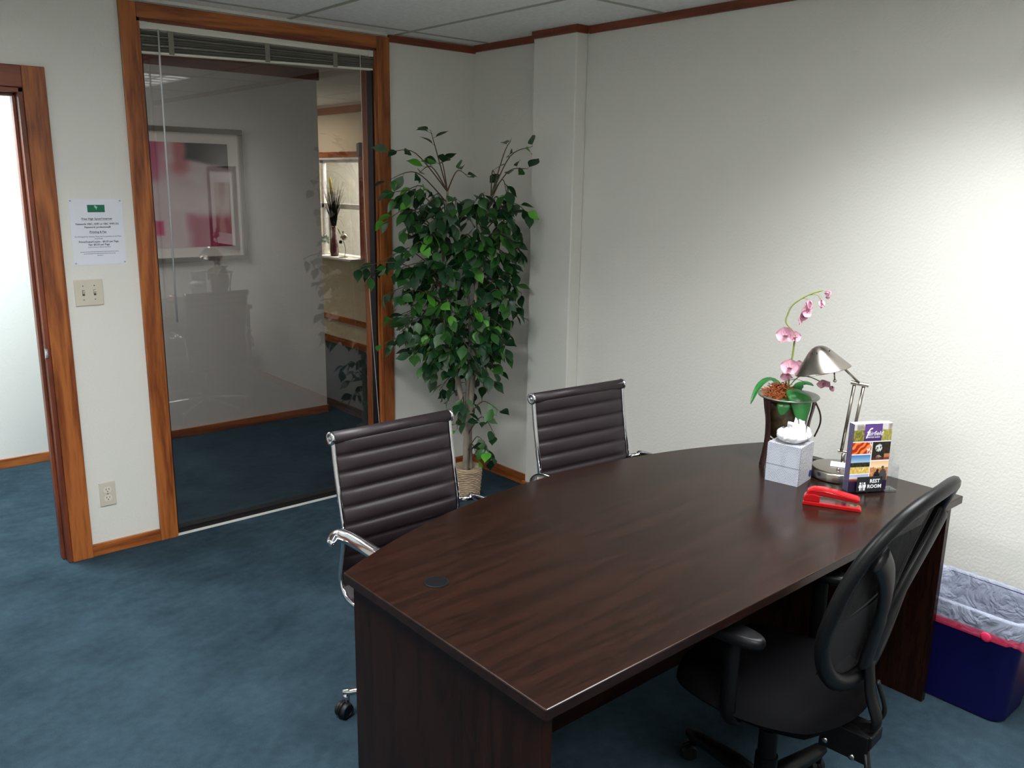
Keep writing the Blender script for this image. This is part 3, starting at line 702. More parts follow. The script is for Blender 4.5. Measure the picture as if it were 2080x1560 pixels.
# the drawstring hem shows through the film as a pink band
M = MAT['red_cord'].copy(); M.name = 'red_hem'; MAT['red_hem'] = M
nt = M.node_tree; tr = nt.nodes.new('ShaderNodeBsdfTransparent'); mi = nt.nodes.new('ShaderNodeMixShader'); mi.inputs[0].default_value = .4
nt.links.new(tr.outputs[0], mi.inputs[1]); nt.links.new(nt.nodes['Principled BSDF'].outputs[0], mi.inputs[2]); nt.links.new(mi.outputs[0], nt.nodes['Material Output'].inputs[0])
rd.build('drawstring_hem', 'red_hem', bn, smooth=True)
MB().lathe([(.016, 0), (.017, .002), (.012, .004)], (-.149, -.09, .308), 16, Matrix.Rotation(-PI/2, 3, 'Y')).build('drawstring_tab', 'red_cord', bn, smooth=True)

# ================================================================== DESK-TOP THINGS
# tissue box
a_ = math.atan2(.018, .111)
tb = thing('tissue_box', 'grey patterned tissue box with a white tissue pulled up', 'tissue box', (-.643, -2.552, DZT), .165)
bw, bh = .0565, .132
MB().box((-bw, -bw, 0), (bw, bw, bh)).build('box', 'note_white', tb, bevel=.0015)
def pat(u, v):
    k = 22; x, y = u*k, v*k*1.15; dx = (x+(int(y) % 2)*.5) % 1-.5; dy = y % 1-.5
    return (.76, .78, .82) if dx*dx+dy*dy > .1 else (.48, .50, .57)
def fleck(u, v):
    n = nz(u*30, v*30, 1)+.6*nz(u*70, v*70, 2); return lerp((.68, .68, .70), (.42, .42, .47), sm(.0, .5, n))
printed('patterned_face', 90, 100, lambda u, v: (-bw-.0006, bw-u*2*bw, bh-v*bh), pat, tb)
printed('flecked_face', 70, 80, lambda u, v: (-bw+u*2*bw, -bw-.0006, bh-v*bh), fleck, tb)
printed('flecked_top', 60, 60, lambda u, v: (-bw+u*2*bw, -bw+v*2*bw, bh+.0006), fleck, tb)
MB().box((-bw-.001, -bw, .059), (-bw-.0004, bw, .0598)).build('perforation', 'perforation', tb)
for k in range(14): MB().box((-bw+.001, -bw-.001, .005+k*.009), (-bw+.005, -bw-.0004, .0065+k*.009)).build('edge_cut', 'perforation', tb)
lo = MB().lathe([(.012, 0), (.012, .0008)], (.045, -bw-.0004, .022), 20, Matrix.Rotation(PI/2, 3, 'X')); lo.build('logo_dot', 'navy_print', tb)
# crumpled tissue: an outer cup of folds and inner points
def tis(r0, h0, seed, spikes, tilt):
    def fn(u, v):
        a = 2*PI*u; prof = math.sin(min(1, v*1.15)*PI*.5)
        r = r0*(.35+.75*math.sin(PI*(.12+.72*v)))*(1+.16*nz(math.cos(a)*2.2, math.sin(a)*2.2+v*1.5, seed)+.10*nz(math.cos(a)*5, math.sin(a)*5+v*3, seed+3))
        z = h0*v*(.82+spikes*max(0, nz(math.cos(a)*1.6, math.sin(a)*1.6, seed+7))*v*v+.08*nz(math.cos(a)*6, math.sin(a)*6, seed+5)*v)
        return Vector((r*math.cos(a)+tilt[0]*v, r*math.sin(a)+tilt[1]*v, bh+.001+z))
    return fn
tm = MB(); tm.grid(72, 16, tis(.047, .05, 2, .25, (.0, -.004))); tm.grid(64, 14, tis(.033, .058, 11, .3, (-.004, -.006)))
for p0, p1, p2, p3 in (((-.035, -.01, .02), (.004, -.034, .022), (.004, -.018, .058), (-.008, -.008, .088)), ((-.004, -.03, .028), (.03, -.036, .026), (.034, -.026, .068), (.012, -.012, .078)), ((.015, -.045, .012), (.045, -.04, .004), (.07, -.042, .018), (.05, -.03, .05)), ((-.045, .0, .008), (-.035, -.03, .01), (-.02, -.03, .05), (-.03, .0, .06)), ((.0, .02, .02), (.045, .0, .015), (.04, .0, .055), (.005, .02, .066))):
    f = lambda u, v, q=(p0, p1, p2, p3): (Vector(q[0]).lerp(Vector(q[1]), u)).lerp(Vector(q[3]).lerp(Vector(q[2]), u), v)+Vector((.008*nz(u*2.5, v*2.5, q[0][0]*99), .008*nz(u*2.5, v*2.5, 8)-.012*math.sin(PI*u)*math.sin(PI*v), bh+.004*nz(u*5, v*5, 3)))
    tm.grid(12, 12, f)
tm.build('tissue', 'tissue', tb, smooth=True)

# lamp
lt = thing('desk_lamp', 'brushed steel desk lamp with a cone shade on a round base', 'lamp', (-.478, -2.642, DZT), -1.0844)
MB().lathe([(.088, .0004), (.093, .003), (.093, .028), (.090, .032), (.08, .0345), (.004, .0355)], (0, 0, 0), 56).build('base', 'steel_brushed', lt, autos=True)
MB().lathe([(.007, 0), (.007, .045)], (.012, .04, .029), 12).build('base_post', 'steel_brushed', lt, smooth=True)
MB().tube([(-.008, .04, .078), (.034, .04, .075)], .0068, 12).build('lower_hinge', 'steel_brushed', lt, autos=True)
MB().tube([(.004, .035, .08), (.022, .015, .322)], .0056, 10).build('rod', 'steel_brushed', lt, smooth=True)
MB().tube([(.03, .035, .078), (.051, .015, .318)], .0056, 10).build('rod', 'steel_brushed', lt, smooth=True)
MB().tube([(.010, .012, .329), (.066, .012, .323)], .0072, 12).build('upper_hinge', 'steel_brushed', lt, autos=True)
MB().tube([(.036, .008, .33), (-.012, .0, .373), (-.06, 0, .40)], .0042, 10).build('shade_arm', 'steel_brushed', lt, smooth=True)
ax = Matrix.Rotation(-.262, 3, 'Y') @ Matrix.Rotation(-.05, 3, 'X')
cc = Vector((-.081, 0, .362))
shd = MB().lathe([(.0905, -.001), (.0915, .001), (.09, .004), (.036, .068), (.024, .079), (.012, .0845), (.001, .086)], cc, 56, ax, capb=False, capt=True)
shd.lathe([(.0905, -.001), (.088, .003), (.034, .066), (.02, .077), (.001, .082)], cc, 56, ax, capb=False, capt=True)
sh = shd.build('shade', 'steel_spun', lt, autos=True)
for a in (-2.15, -1.75, -.55):
    d = Vector((math.cos(a), math.sin(a), 0)); p = cc + ax @ (d*.0385+Vector((0, 0, .066)))
    MB().lathe([(.0024, -.0006), (.0024, .0018)], p, 10, ax @ Matrix.Rotation(a, 3, 'Z') @ Matrix.Rotation(.9, 3, 'Y')).build('vent_hole', 'black_gasket', sh)
MB().tube([(-.045, 0, .36), (-.041, 0, .335)], .0025, 8).build('tilt_handle', 'steel_brushed', lt, smooth=True)
MB().lathe([(.001, -.006), (.006, -.003), (.006, .003), (.001, .006)], (-.040, 0, .331), 14).build('handle_knob', 'steel_bright', lt, smooth=True)
MB().tube([(.0, -.045, .029), (.0, -.045, .043)], .0055, 10).build('dimmer_knob', 'steel_brushed', lt, smooth=True)
# folded card tucked on the lamp base
cd = thing('note_card', 'small white card lying on the round lamp base', 'card', (-.4783, -2.6485, DZT+.036), -1.15)
f = MB(); f.box((-.032, -.012, 0), (.032, .01, .001)); f.build('card_sheet', 'note_white', cd)
f = MB(); f.prism([(-.012, .001), (.009, .001), (.010, .012), (-.011, .006)], -.032, .032, lambda a, b_, d: (d, a, b_)); f.build('card_fold', 'note_white', cd)
# lamp cord
co = MB().tube(catmull([(-.40, -2.595, .748), (-.392, -2.55, .748), (-.385, -2.49, .748), (-.37, -2.43, .748), (-.345, -2.39, .748)], 8), .0025, 8)
tag(co.build('lamp_cord', 'plastic_soft', None, smooth=True), 'thin dark cord lying on the desk behind the lamp', 'cord')

# stapler
sp_ = thing('stapler', 'red desk stapler lying open-jawed in front of the tissue box', 'stapler', (-.765, -2.782, DZT), math.atan2(-.163, .082))
SLn = .172
def side(pts, hw, m, n, bev, taper=0): return MB().prism(pts, -hw, hw, lambda a, b_, d: (a, d, b_)).build(n, m, sp_, bevel=bev)
h2 = SLn/2
side([(-h2, 0), (h2-.002, 0), (h2, .004), (h2-.006, .012), (-.02, .012), (-h2+.004, .012), (-h2, .008)], .0185, 'red_plastic', 'base', .003)
side([(-h2+.002, .012), (-h2+.05, .012), (-h2+.05, .034), (-h2+.03, .038), (-h2+.008, .034), (-h2+.001, .024)], .0172, 'red_plastic', 'rear_housing', .003)
side([(-h2+.048, .025), (h2-.012, .019), (h2-.012, .027), (-h2+.048, .033)], .0085, 'steel_bright', 'magazine', .001)
side([(h2-.027, .012), (h2-.015, .012), (h2-.015, .024), (h2-.02, .024)], .006, 'steel_bright', 'staple_head', .001)
side([(-h2+.008, .030), (-h2+.05, .033), (h2-.014, .0255), (h2-.008, .027), (h2-.006, .037), (h2-.014, .043), (.02, .052), (-.03, .058), (-h2+.03, .057), (-h2+.012, .048)], .0155, 'red_plastic', 'top_cover', .0055)
MB().box((h2-.034, -.008, .012), (h2-.012, .008, .0128)).build('anvil', 'steel_bright', sp_)
# the two side ribs of the cover
for s in (-1, 1):
    MB().tube([(-h2+.02, s*.0156, .048), (-.02, s*.0156, .049), (h2-.02, s*.0156, .036)], .0014, 6).build('cover_ridge', 'red_plastic', sp_, smooth=True)

# brochure holder, booklets, sign
HA = -.513
hx, hy = math.cos(HA), math.sin(HA)
ho = thing('brochure_holder', 'clear acrylic brochure holder standing before the lamp', 'brochure holder', (-.622, -2.748, DZT), HA)
HW, HD = .186, .036
def ac(n, a, b_): return MB().box(a, b_).build(n, 'acrylic', ho, bevel=.0006)
ac('floor_plate', (0, 0, .002), (HW, HD, .004)); ac('back_plate', (0, HD-.002, .004), (HW, HD, .13))
lipf = MB().prism([(0, .004), (HW, .004), (HW, .085), (HW-.035, .052), (.02, .045), (0, .045)], -.002, 0, lambda a, b_, d: (a, d, b_)); lipf.build('front_lip', 'acrylic', ho)
sd = [(0, .004), (HD, .004), (HD, .10), (0, .085)]
MB().prism(sd, HW-.002, HW, lambda a, b_, d: (d, a, b_)).build('side_plate', 'acrylic', ho)
MB().prism([(0, .004), (HD, .004), (HD, .05), (0, .045)], 0, .002, lambda a, b_, d: (d, a, b_)).build('side_plate', 'acrylic', ho)
ac('foot_rail', (.01, -.012, 0), (HW-.01, .03, .002))
BW, BHt = .136, .226
def cover(u, v):
    px, py = u, v; n = nz(u*9, v*9, 2); n2 = nz(u*25, v*25, 4); n3 = nz(u*60, v*60, 6)
    W = (.93, .92, .93)
    if py < .255:
        if .27 < px < .735: return (.36, .24, .50) if py < .2 or px > .735 else (.27, .15, .40)
        if py < .09: return lerp((.80, .78, .78), (.55, .52, .48), sm(-.3, .5, n))
        return lerp((.36, .38, .16), (.58, .54, .26), sm(-.4, .4, n2+.3*n3)) if px < .5 else lerp((.52, .52, .26), (.68, .62, .34), sm(-.4, .4, n2))
    if px < .51:
        if py < .272: return W
        if py < .445:
            a = math.sin((px*1.2+py*2.2)*26+3*n); return lerp((.62, .14, .06), (.90, .50, .22), sm(-.6, .7, a)) if not (px > .38 and n2 > .05) else (.82, .78, .76)
        if py < .46: return W
        if py < .735:
            if py < .57: return lerp((.28, .46, .66), (.62, .74, .84), (py-.46)/.11)
            if py < .635: return lerp((.10, .12, .08), (.30, .28, .16), sm(-.2, .5, n2+.5*n3))
            if .24 < px < .36 and .58 < py < .69 and n2 > 0: return (.92, .88, .84)
            return lerp((.76, .64, .30), (.86, .74, .42), sm(-.3, .3, n2))
        if py < .75: return W
        if py < .81: return lerp((.60, .66, .80), (.84, .82, .86), (py-.75)/.06)
        if py < .86: return lerp((.72, .38, .24), (.35, .18, .18), sm(.81, .86, py+.02*n))
        return (.16, .11, .24)
    if px < .525: return W
    if py < .268: return W
    if py < .545:
        d = math.hypot(px-.70, (py-.36)*1.5); c = lerp((.09, .10, .08), (.24, .15, .11), sm(-.2, .4, n2))
        if d < .09 and n2+n3 > -.1: c = (.80, .82, .80)
        if py > .45 and px > .85: c = (.70, .44, .30)
        if py > .47 and abs(px-.72) < .07 and n3 > .1: c = (.72, .66, .62)
        if py > .5: c = lerp(c, (.36, .15, .10), .7)
        return c
    if py < .56: return W
    if py < .85:
        c = lerp((.88, .72, .56), (.96, .82, .66), sm(.56, .66, py)) if py < .66+.03*n else lerp((.66, .42, .26), (.80, .58, .38), sm(-.3, .4, n2))
        if math.hypot((px-.86)*.63, py-.655) < .022 or (math.hypot((px-.875)/.105, (py-.80)/.125) < 1): c = (.27, .27, .26)
        if math.hypot((px-.73)*.63, py-.70) < .021 or (math.hypot((px-.715)/.09, (py-.82)/.11) < 1): c = (.13, .11, .12)
        return c
    return (.16, .11, .24)
for k in range(5):
    bk = thing('booklet', 'visitor guide booklet with purple title panel at the front of the acrylic holder' if k == 0 else ('visitor guide booklet directly behind the front purple-titled one in the holder', 'visitor guide booklet third from the front of the acrylic holder stack', 'visitor guide booklet fourth from the front of the acrylic holder stack', 'rearmost visitor guide booklet against the back plate of the acrylic holder')[k-1], 'booklet', (-.622+.011*hx-(.0035+k*.0058)*hy, -2.748+.011*hy+(.0035+k*.0058)*hx, DZT+.0045), HA, 'visitor guide booklets')
    lean = .0
    MB().box((0, .0006, 0), (BW, .005, BHt)).build('pages', 'print_white', bk)
    MB().box((-.0006, 0, 0), (0, .0038, BHt)).build('spine', 'spine_purple', bk)
    MB().box((0, .005, 0), (BW, .0054, BHt)).build('back_cover', 'print_white', bk)
    if k == 0:
        printed('front_cover', 100, 150, lambda u, v: (u*BW, 0, (1-v)*BHt), cover, bk)
        text('title', 'f', .05, 'print_white', bk, (.335*BW, -.0006, BHt*(1-.145)), RX, shear=.35, thick=.0002)
        text('title', 'airfield', .0205, 'print_white', bk, (.56*BW, -.0006, BHt*(1-.145)), RX, shear=.3, sx=.95, thick=.0002)
        text('subtitle', 'VISITOR GUIDE', .0068, 'print_white', bk, (.52*BW, -.0006, BHt*(1-.2)), RX, thick=.0002)
    else:
        MB().box((0, 0, 0), (BW, .0006, BHt)).build('front_cover', 'navy_print', bk)
sg = thing('restroom_sign', 'small black plastic sign with white restroom figures and lettering', 'sign', (-.622+.034*hx+.0055*hy, -2.748+.034*hy-.0055*hx, DZT+.004), HA)
MB().box((0, -.002, 0), (.09, 0, .052)).build('sign_plate', 'sign_black', sg, bevel=.0008)
text('lettering', 'REST', .0168, 'print_white', sg, (.063, -.0024, .0362), RX, bold=.0004, thick=.0003)
text('lettering', 'ROOM', .0168, 'print_white', sg, (.063, -.0024, .0182), RX, bold=.0004, thick=.0003)
def figure(cx, dress):
    f = MB(); ps = ([(-.0035, .026), (.0035, .026), (.0062, .016), (.0025, .015), (.0022, .006), (-.0022, .006), (-.0025, .015), (-.0062, .016)] if dress else [(-.0052, .026), (.0052, .026), (.0052, .016), (.003, .016), (.003, .006), (-.003, .006), (-.003, .016), (-.0052, .016)])
    f.prism([(a+cx, b_) for a, b_ in ps], -.0028, -.002, lambda a, b_, d: (a, d, b_)); f.prism([(cx+.0032*math.cos(2*PI*k/14), .0305+.0032*math.sin(2*PI*k/14)) for k in range(14)], -.0028, -.002, lambda a, b_, d: (a, d, b_)); return f
figure(.0125, True).build('figure', 'print_white', sg); figure(.027, False).build('figure', 'print_white', sg)
MB().box((.019, -.0028, .006), (.0202, -.002, .034)).build('divider_bar', 'print_white', sg)

# ================================================================== ORCHID
oc = thing('potted_orchid', 'pink artificial orchid in a dark glass pot on a metal band stand', 'orchid', (-.505, -2.445, DZT), -1.0325)
MB().lathe([(.045, .095), (.055, .105), (.068, .145), (.071, .18), (.068, .215), (.063, .235), (.060, .235), (.055, .225), (.03, .222)], (0, 0, 0), 40).build('pot', 'pot_glass_dark', oc, smooth=True)
MB().lathe([(.062, .236), (.085, .243), (.103, .247), (.105, .25), (.103, .253), (.085, .249), (.062, .242)], (0, 0, 0), 48, capb=False, capt=False).build('rim', 'rim_metal', oc, smooth=True)
for a in (3.84, 3.84+2*PI/3, 3.84+4*PI/3):
    d = Vector((math.cos(a), math.sin(a), 0)); q = Vector((0, 0, 1))
    e = Vector((-d.y, d.x, 0)); pth = catmull([d*.092+q*.243, d*.088+q*.21, d*.079+q*.16, d*.077+q*.10, d*.083+q*.05, d*.092+q*.001], 6)
    rb_ = MB(); rb_.grid(2, len(pth)-1, lambda u, v: pth[min(len(pth)-1, round(v*(len(pth)-1)))]+e*(u-.5)*.027*(1.4-.4*min(1, v*3))); rb_.build('stand_band', 'band_metal', oc, smooth=True, solid=.0025)
MB().tube([(.056*math.cos(2*PI*k/28), .056*math.sin(2*PI*k/28), .094) for k in range(28)], .004, 6, closed=True).build('stand_ring', 'band_metal', oc, smooth=True)
MB().tube(catmull([(.088, -.01, .24), (.108, -.012, .20), (.112, -.01, .16), (.098, 0, .11)], 6), .003, 8).build('side_handle', 'band_metal', oc, smooth=True)
ms = MB()
for k in range(230):
    a = random.uniform(0, 2*PI); r = .05*math.sqrt(random.random()); c0 = Vector((-.03+r*math.cos(a)*.9, r*math.sin(a), .248+.032*(1-(r/.05)**2)+random.uniform(-.006, .008)))
    pts = [c0]
    for j in range(5): pts.append(pts[-1]+Vector((random.uniform(-.011, .011), random.uniform(-.011, .011), random.uniform(-.005, .006))))
    ms.tube(pts, .0014, 4)
MB().lathe([(.058, .232), (.05, .245), (.03, .262), (.001, .27)], (-.02, 0, 0), 20).build('moss_bed', 'moss', oc, smooth=True)
tag(ms.build('moss', 'moss', oc), kind='stuff')
def oleaf(pts, wid, name='leaf', side=None):
    sp = catmull(pts, 5); n = len(sp)-1
    def fn(u, v):
        i = v*n; i0 = min(int(i), n-1); p = sp[i0].lerp(sp[i0+1], i-i0); d = (sp[i0+1]-sp[i0]).normalized()
        sd = d.cross(Vector((0, 0, 1))); sd = side.normalized() if side else sd.normalized() if sd.length > .05 else Vector((1, 0, 0)); up_ = sd.cross(d)
        ww = wid*(max(0, math.sin(PI*min(1, .12+.88*v)**.85))**.55 if side else math.sin(PI*min(1, .08+.92*v)**.72)**.75) if v < 1 else 0.0
        x = (u*2-1); return p+sd*x*ww+up_*(abs(x)**1.5*ww*.28)
    o = MB(); o.grid(8, 16, fn); return o.build(name, 'orchid_leaf', oc, smooth=True, solid=.0016)
oleaf([(.018, -.045, .285), (.036, -.078, .272), (.046, -.093, .235), (.05, -.095, .178)], .039, side=Vector((.96, .28, 0)))
oleaf([(-.004, -.05, .25), (-.008, -.075, .244), (-.014, -.087, .226), (-.018, -.088, .198)], .026, side=Vector((1, -.1, 0)))
oleaf([(-.03, .03, .25), (-.06, .045, .29), (-.10, .02, .272), (-.127, -.01, .208)], .02)
oleaf([(.02, .02, .25), (.045, .035, .285), (.08, .03, .285)], .028)
stem = catmull([(-.004, 0, .24), (-.004, 0, .31), (.002, 0, .43), (.0, 0, .47), (-.03, 0, .505), (-.028, 0, .535), (-.013, 0, .57), (.03, 0, .604), (.075, 0, .623)], 6)
MB().tube(stem, [.0032]*20+[.0026]*(len(stem)-20), 8).build('stem', 'orchid_stem', oc, smooth=True)
MB().tube([(-.014, .004, .24), (-.013, .003, .37)], .0022, 6).build('support_stake', 'stake', oc, smooth=True)
MB().tube(catmull([(.0, 0, .285), (.03, .012, .318), (.07, .004, .319), (.11, -.012, .305)], 6), .0018, 6).build('side_stem', 'orchid_stem', oc, smooth=True)
MB().tube(catmull([(-.014, 0, .30), (.02, .01, .308), (.05, .01, .30)], 6), .0012, 6).build('wire_tie', 'steel_dark', oc, smooth=True)
def petal_mesh(L_, W_, cup, m, name):
    o = MB(); o.grid(6, 8, lambda u, v: Vector(((u*2-1)*W_*math.sin(PI*min(1, .1+.9*v)**.8)**.7*(1 if v < 1 else 0), v*L_, cup*(v*v)*L_+.25*W_*(u*2-1)**2-.05*W_*math.sin(v*7)))); return o.mesh(name, m, True)
PM = {'big': petal_mesh(.03, .021, .12, 'petal', 'petal'), 'thin': petal_mesh(.028, .0115, .1, 'petal', 'petal'), 'lip': petal_mesh(.016, .008, .9, 'petal_deep', 'lip'), 'bud': petal_mesh(.024, .0125, .55, 'petal', 'petal')}
def flower(c, nrm, roll, sc=1, kind='open'):
    nrm = Vector(nrm).normalized(); R = nrm.to_track_quat('Z', 'Y').to_matrix().to_4x4() @ Matrix.Rotation(roll, 4, 'Z')
    core = MB(); core.lathe([(.001, -.004), (.004, -.002), (.0045, .002), (.002, .005)], (0, 0, 0), 10)
    f = core.build('flower', 'petal_deep', oc, smooth=True); f.matrix_local = Matrix.Translation(c) @ R @ Matrix.Scale(sc, 4)
    specs = [('big', .3, .15), ('big', PI-.3, .15), ('thin', PI/2, .2), ('thin', -.75, .1), ('thin', PI+.75, .1), ('lip', -PI/2, .7)] if kind == 'open' else [('bud', 2*PI*k/5, 1.15) for k in range(5)]
    for mname, ang, tilt in specs:
        o = bpy.data.objects.new('petal', PM[mname]); C.objects.link(o); o.parent = f
        o.matrix_local = Matrix.Rotation(ang-PI/2, 4, 'Z') @ Matrix.Rotation(tilt*(.8+.4*random.random()), 4, 'X')
flower((-.027, -.012, .464), (-.25, -1, .15), .25, 1.15)
flower((.0, -.004, .458), (.6, -.8, .3), -.2, .8)
flower((.017, -.006, .532), (.75, -.55, -.15), .5, 1.05)
flower((.034, -.004, .55), (.3, -.9, .2), 1.4, .8)
flower((-.004, -.014, .352), (-.15, -1, .3), .05, 1.15)
flower((-.012, -.008, .322), (-.2, -.9, -.5), .6, .8)
flower((.02, .008, .35), (.5, -.7, .2), 1.2, .9)
flower((.112, -.012, .307), (-.1, -.9, -.5), .3, .85)
flower((.135, -.014, .296), (.4, -.8, -.5), .9, .7, 'bud')
flower((.087, 0, .615), (.9, -.4, .1), 0, .75, 'bud'); flower((.034, 0, .585), (.35, -.3, -1), 0, 1.05, 'bud'); flower((.076, 0, .588), (.3, -.7, -.8), 0, .95, 'bud'); flower((.092, 0, .60), (.7, -.6, .5), 0, .55, 'bud')
for p in (((.01, 0, .59), (.022, 0, .594), (.034, 0, .59)), ((.035, 0, .606), (.06, 0, .608), (.074, 0, .594)), ((.075, 0, .623), (.085, 0, .622), (.088, 0, .617))): MB().tube(catmull(p, 4), .0012, 6).build('flower_stalk', 'orchid_stem', oc, smooth=True)

# ================================================================== FICUS
FX, FY = -.388, -.455
fc = thing('ficus_tree', 'artificial ficus tree with glossy green leaves in a woven pot in the corner', 'plant', (FX, FY, 0))
bs = MB(); bs.lathe([(.058, 0), (.062, .01), (.072, .12), (.078, .165), (.081, .175), (.078, .183), (.072, .18), (.068, .165)], (0, 0, 0), 40); bs.build('pot', 'basket', fc, smooth=True)
# woven rope courses around the pot
for k in range(15):
    z = .012+k*.0108; r = .0625+.0155*(z/.165)
    MB().tube([((r+.0022*math.sin(i*1.9+k*PI))*math.cos(2*PI*i/44), (r+.0022*math.sin(i*1.9+k*PI))*math.sin(2*PI*i/44), z+.0012*math.sin(i*1.1+k)) for i in range(44)], .0058, 6, closed=True).build('woven_course', 'basket', fc, smooth=True)
MB().lathe([(.069, .158), (.001, .168)], (0, 0, 0), 24, capb=False).build('soil', 'soil', fc)
VR = Vector((.79, -.613, 0)); VN = Vector((.613, .79, 0))     # across the corner / into the corner
def fp(s, z, t=0): return VR*s+VN*t+Vector((0, 0, z))
def ok(p):
    x, y = p.x+FX, p.y+FY
    return y < -.05 and x < -.03 and not (x > -.13 and -.97 < y < -.54)
stems = [catmull([fp(-.01, .15, -.01), fp(-.01, .40, -.02), fp(-.06, .7, -.01), fp(-.115, .97, .0), fp(-.13, 1.25, .0), fp(-.125, 1.45, .01), fp(-.11, 1.66, .02)], 6),
         catmull([fp(.012, .15, .01), fp(.01, .42, .02), fp(.03, .75, .02), fp(.035, 1.05, .0), fp(.05, 1.25, -.01), fp(.075, 1.45, 0), fp(.115, 1.64, .02)], 6),
         catmull([fp(.0, .15, .025), fp(-.005, .5, .03), fp(.01, .8, .045), fp(.0, 1.1, .05), fp(-.03, 1.35, .06)], 6)]
for k, st in enumerate(stems):
    n = len(st); MB().tube([p+Vector((.004*nz(i*.7, k), .004*nz(i*.7, k+5), 0)) for i, p in enumerate(st)], [.0185-.0125*i/(n-1)-(.004 if k == 2 else 0) for i in range(n)], 10).build('trunk', 'bark', fc, smooth=True)
# leaf shapes: pointed ovals, folded along the midrib and curled at the tip
def leafmesh(m, L_, W_, curl, fold):
    pts = []; N = 8; prof = [0, .42, .78, .97, 1.0, .86, .58, .22, 0]
    vs = []; fs = []
    for i in range(N+1):
        v = i/N; w_ = prof[i]*W_; z = -curl*v*v*L_
        vs += [(-w_, v*L_, z+fold*w_), (0, v*L_, z), (w_, v*L_, z+fold*w_)]
    for i in range(N): fs += [(3*i, 3*i+1, 3*i+4, 3*i+3), (3*i+1, 3*i+2, 3*i+5, 3*i+4)]
    o = MB(); o.add(vs, fs); o.tube([(0, -.018, .002), (0, 0, 0)], .0009, 4); return o.mesh('leaf', m, True)
LM = [[leafmesh(m, L_, W_, c, f) for L_, W_, c, f in ((.072, .0235, .18, .2), (.064, .0225, .35, .3), (.080, .024, .08, .15))] for m in ('leaf_dark', 'leaf_mid', 'leaf_light', 'leaf_grey')]
# twig targets: (s across, z, number of leaves)
def px(u, v): return ((u-947)/383., 1.958-(v-265)*.00256)
T = []
for u, v, n in ((875, 268, 4), (890, 330, 5), (1030, 280, 2), (1070, 292, 3), (1062, 335, 4), (800, 308, 3), (795, 362, 4), (800, 385, 4), (830, 405, 5), (850, 350, 4), (945, 352, 4), (1000, 350, 3), (1020, 390, 6), (1062, 420, 6), (1048, 455, 7),
                (738, 528, 5), (752, 545, 5), (775, 520, 5), (790, 440, 6), (782, 590, 6), (795, 640, 6), (772, 695, 3), (800, 690, 6), (815, 665, 7), (835, 710, 6), (860, 720, 5),
                (1050, 545, 8), (1058, 590, 9), (1050, 500, 8), (1040, 620, 7), (1040, 470, 6), (1025, 660, 7), (1018, 705, 6), (1005, 745, 6), (1012, 828, 3), (995, 765, 6), (1000, 715, 7),
                (880, 765, 5), (888, 795, 5), (915, 780, 5), (930, 815, 6), (955, 835, 5), (950, 790, 7), (975, 760, 7), (985, 800, 3), (905, 820, 4), (940, 850, 4),
                (1003, 880, 4), (990, 905, 5), (1000, 945, 5), (970, 938, 4), (925, 885, 3)): T.append((*px(u, v), n))
lb = [(330, 815), (400, 805), (480, 815), (560, 800), (640, 800), (700, 820), (740, 880)]; rb = [(330, 1030), (400, 1050), (480, 1050), (560, 1050), (640, 1045), (700, 1020), (740, 1000)]
def itp(tab, v):
    for (a, x), (b_, y) in zip(tab, tab[1:]):
        if a <= v <= b_: return x+(y-x)*(v-a)/(b_-a)
    return tab[-1][1]
for k in range(92):
    v = 395+345*((k+.5)/92)**.9; u = itp(lb, v)+(itp(rb, v)-itp(lb, v))*((k*.618034) % 1); T.append((*px(u, v), 9))
placed = []; twigs = []
for k, (s, z, n) in enumerate(T):
    for tr_ in range(12):
        dep = random.uniform(-.20, .12) if abs(s) < .3 else random.uniform(-.16, .06)
        tip = fp(s, z, dep)
        if ok(tip): break
    # start on the closest trunk, lower than the tip unless the tip hangs
    cand = []
    for st in stems:
        for p in st:
            if p.z < .3 and z > .45: continue
            cand.append(((p-tip).length+.9*max(0, p.z-(z+.02))+ .3*abs(p.z-(z-.12)), p))
    p0 = min(cand, key=lambda c: c[0])[1]
    mid = p0.lerp(tip, .55)+Vector((0, 0, .05+.06*random.random()))+VR*random.uniform(-.02, .02)
    path = catmull([p0, mid, tip], 6); twigs.append(path)
    MB().tube(path, [.0042-.0030*i/(len(path)-1) for i in range(len(path))], 5).build('twig', 'twig', fc, smooth=True)
    for j in range(n):
        f = 1-.62*(j/max(1, n)) if n > 2 else 1-.3*j
        idx = f*(len(path)-1); i0 = min(int(idx), len(path)-2); q = path[i0].lerp(path[i0+1], idx-i0)
        dirn = (path[-1]-path[0]); dirn.z *= .4; dirn = dirn.normalized() if dirn.length > 1e-4 else VR
        az = random.uniform(-1.9, 1.9); d = Matrix.Rotation(az, 3, 'Z') @ dirn
        top = z > 1.72
        d = Vector((d.x, d.y, random.uniform(-.3, .9) if top else random.uniform(-1.9, .15))).normalized()
        placed.append((q, d, z))
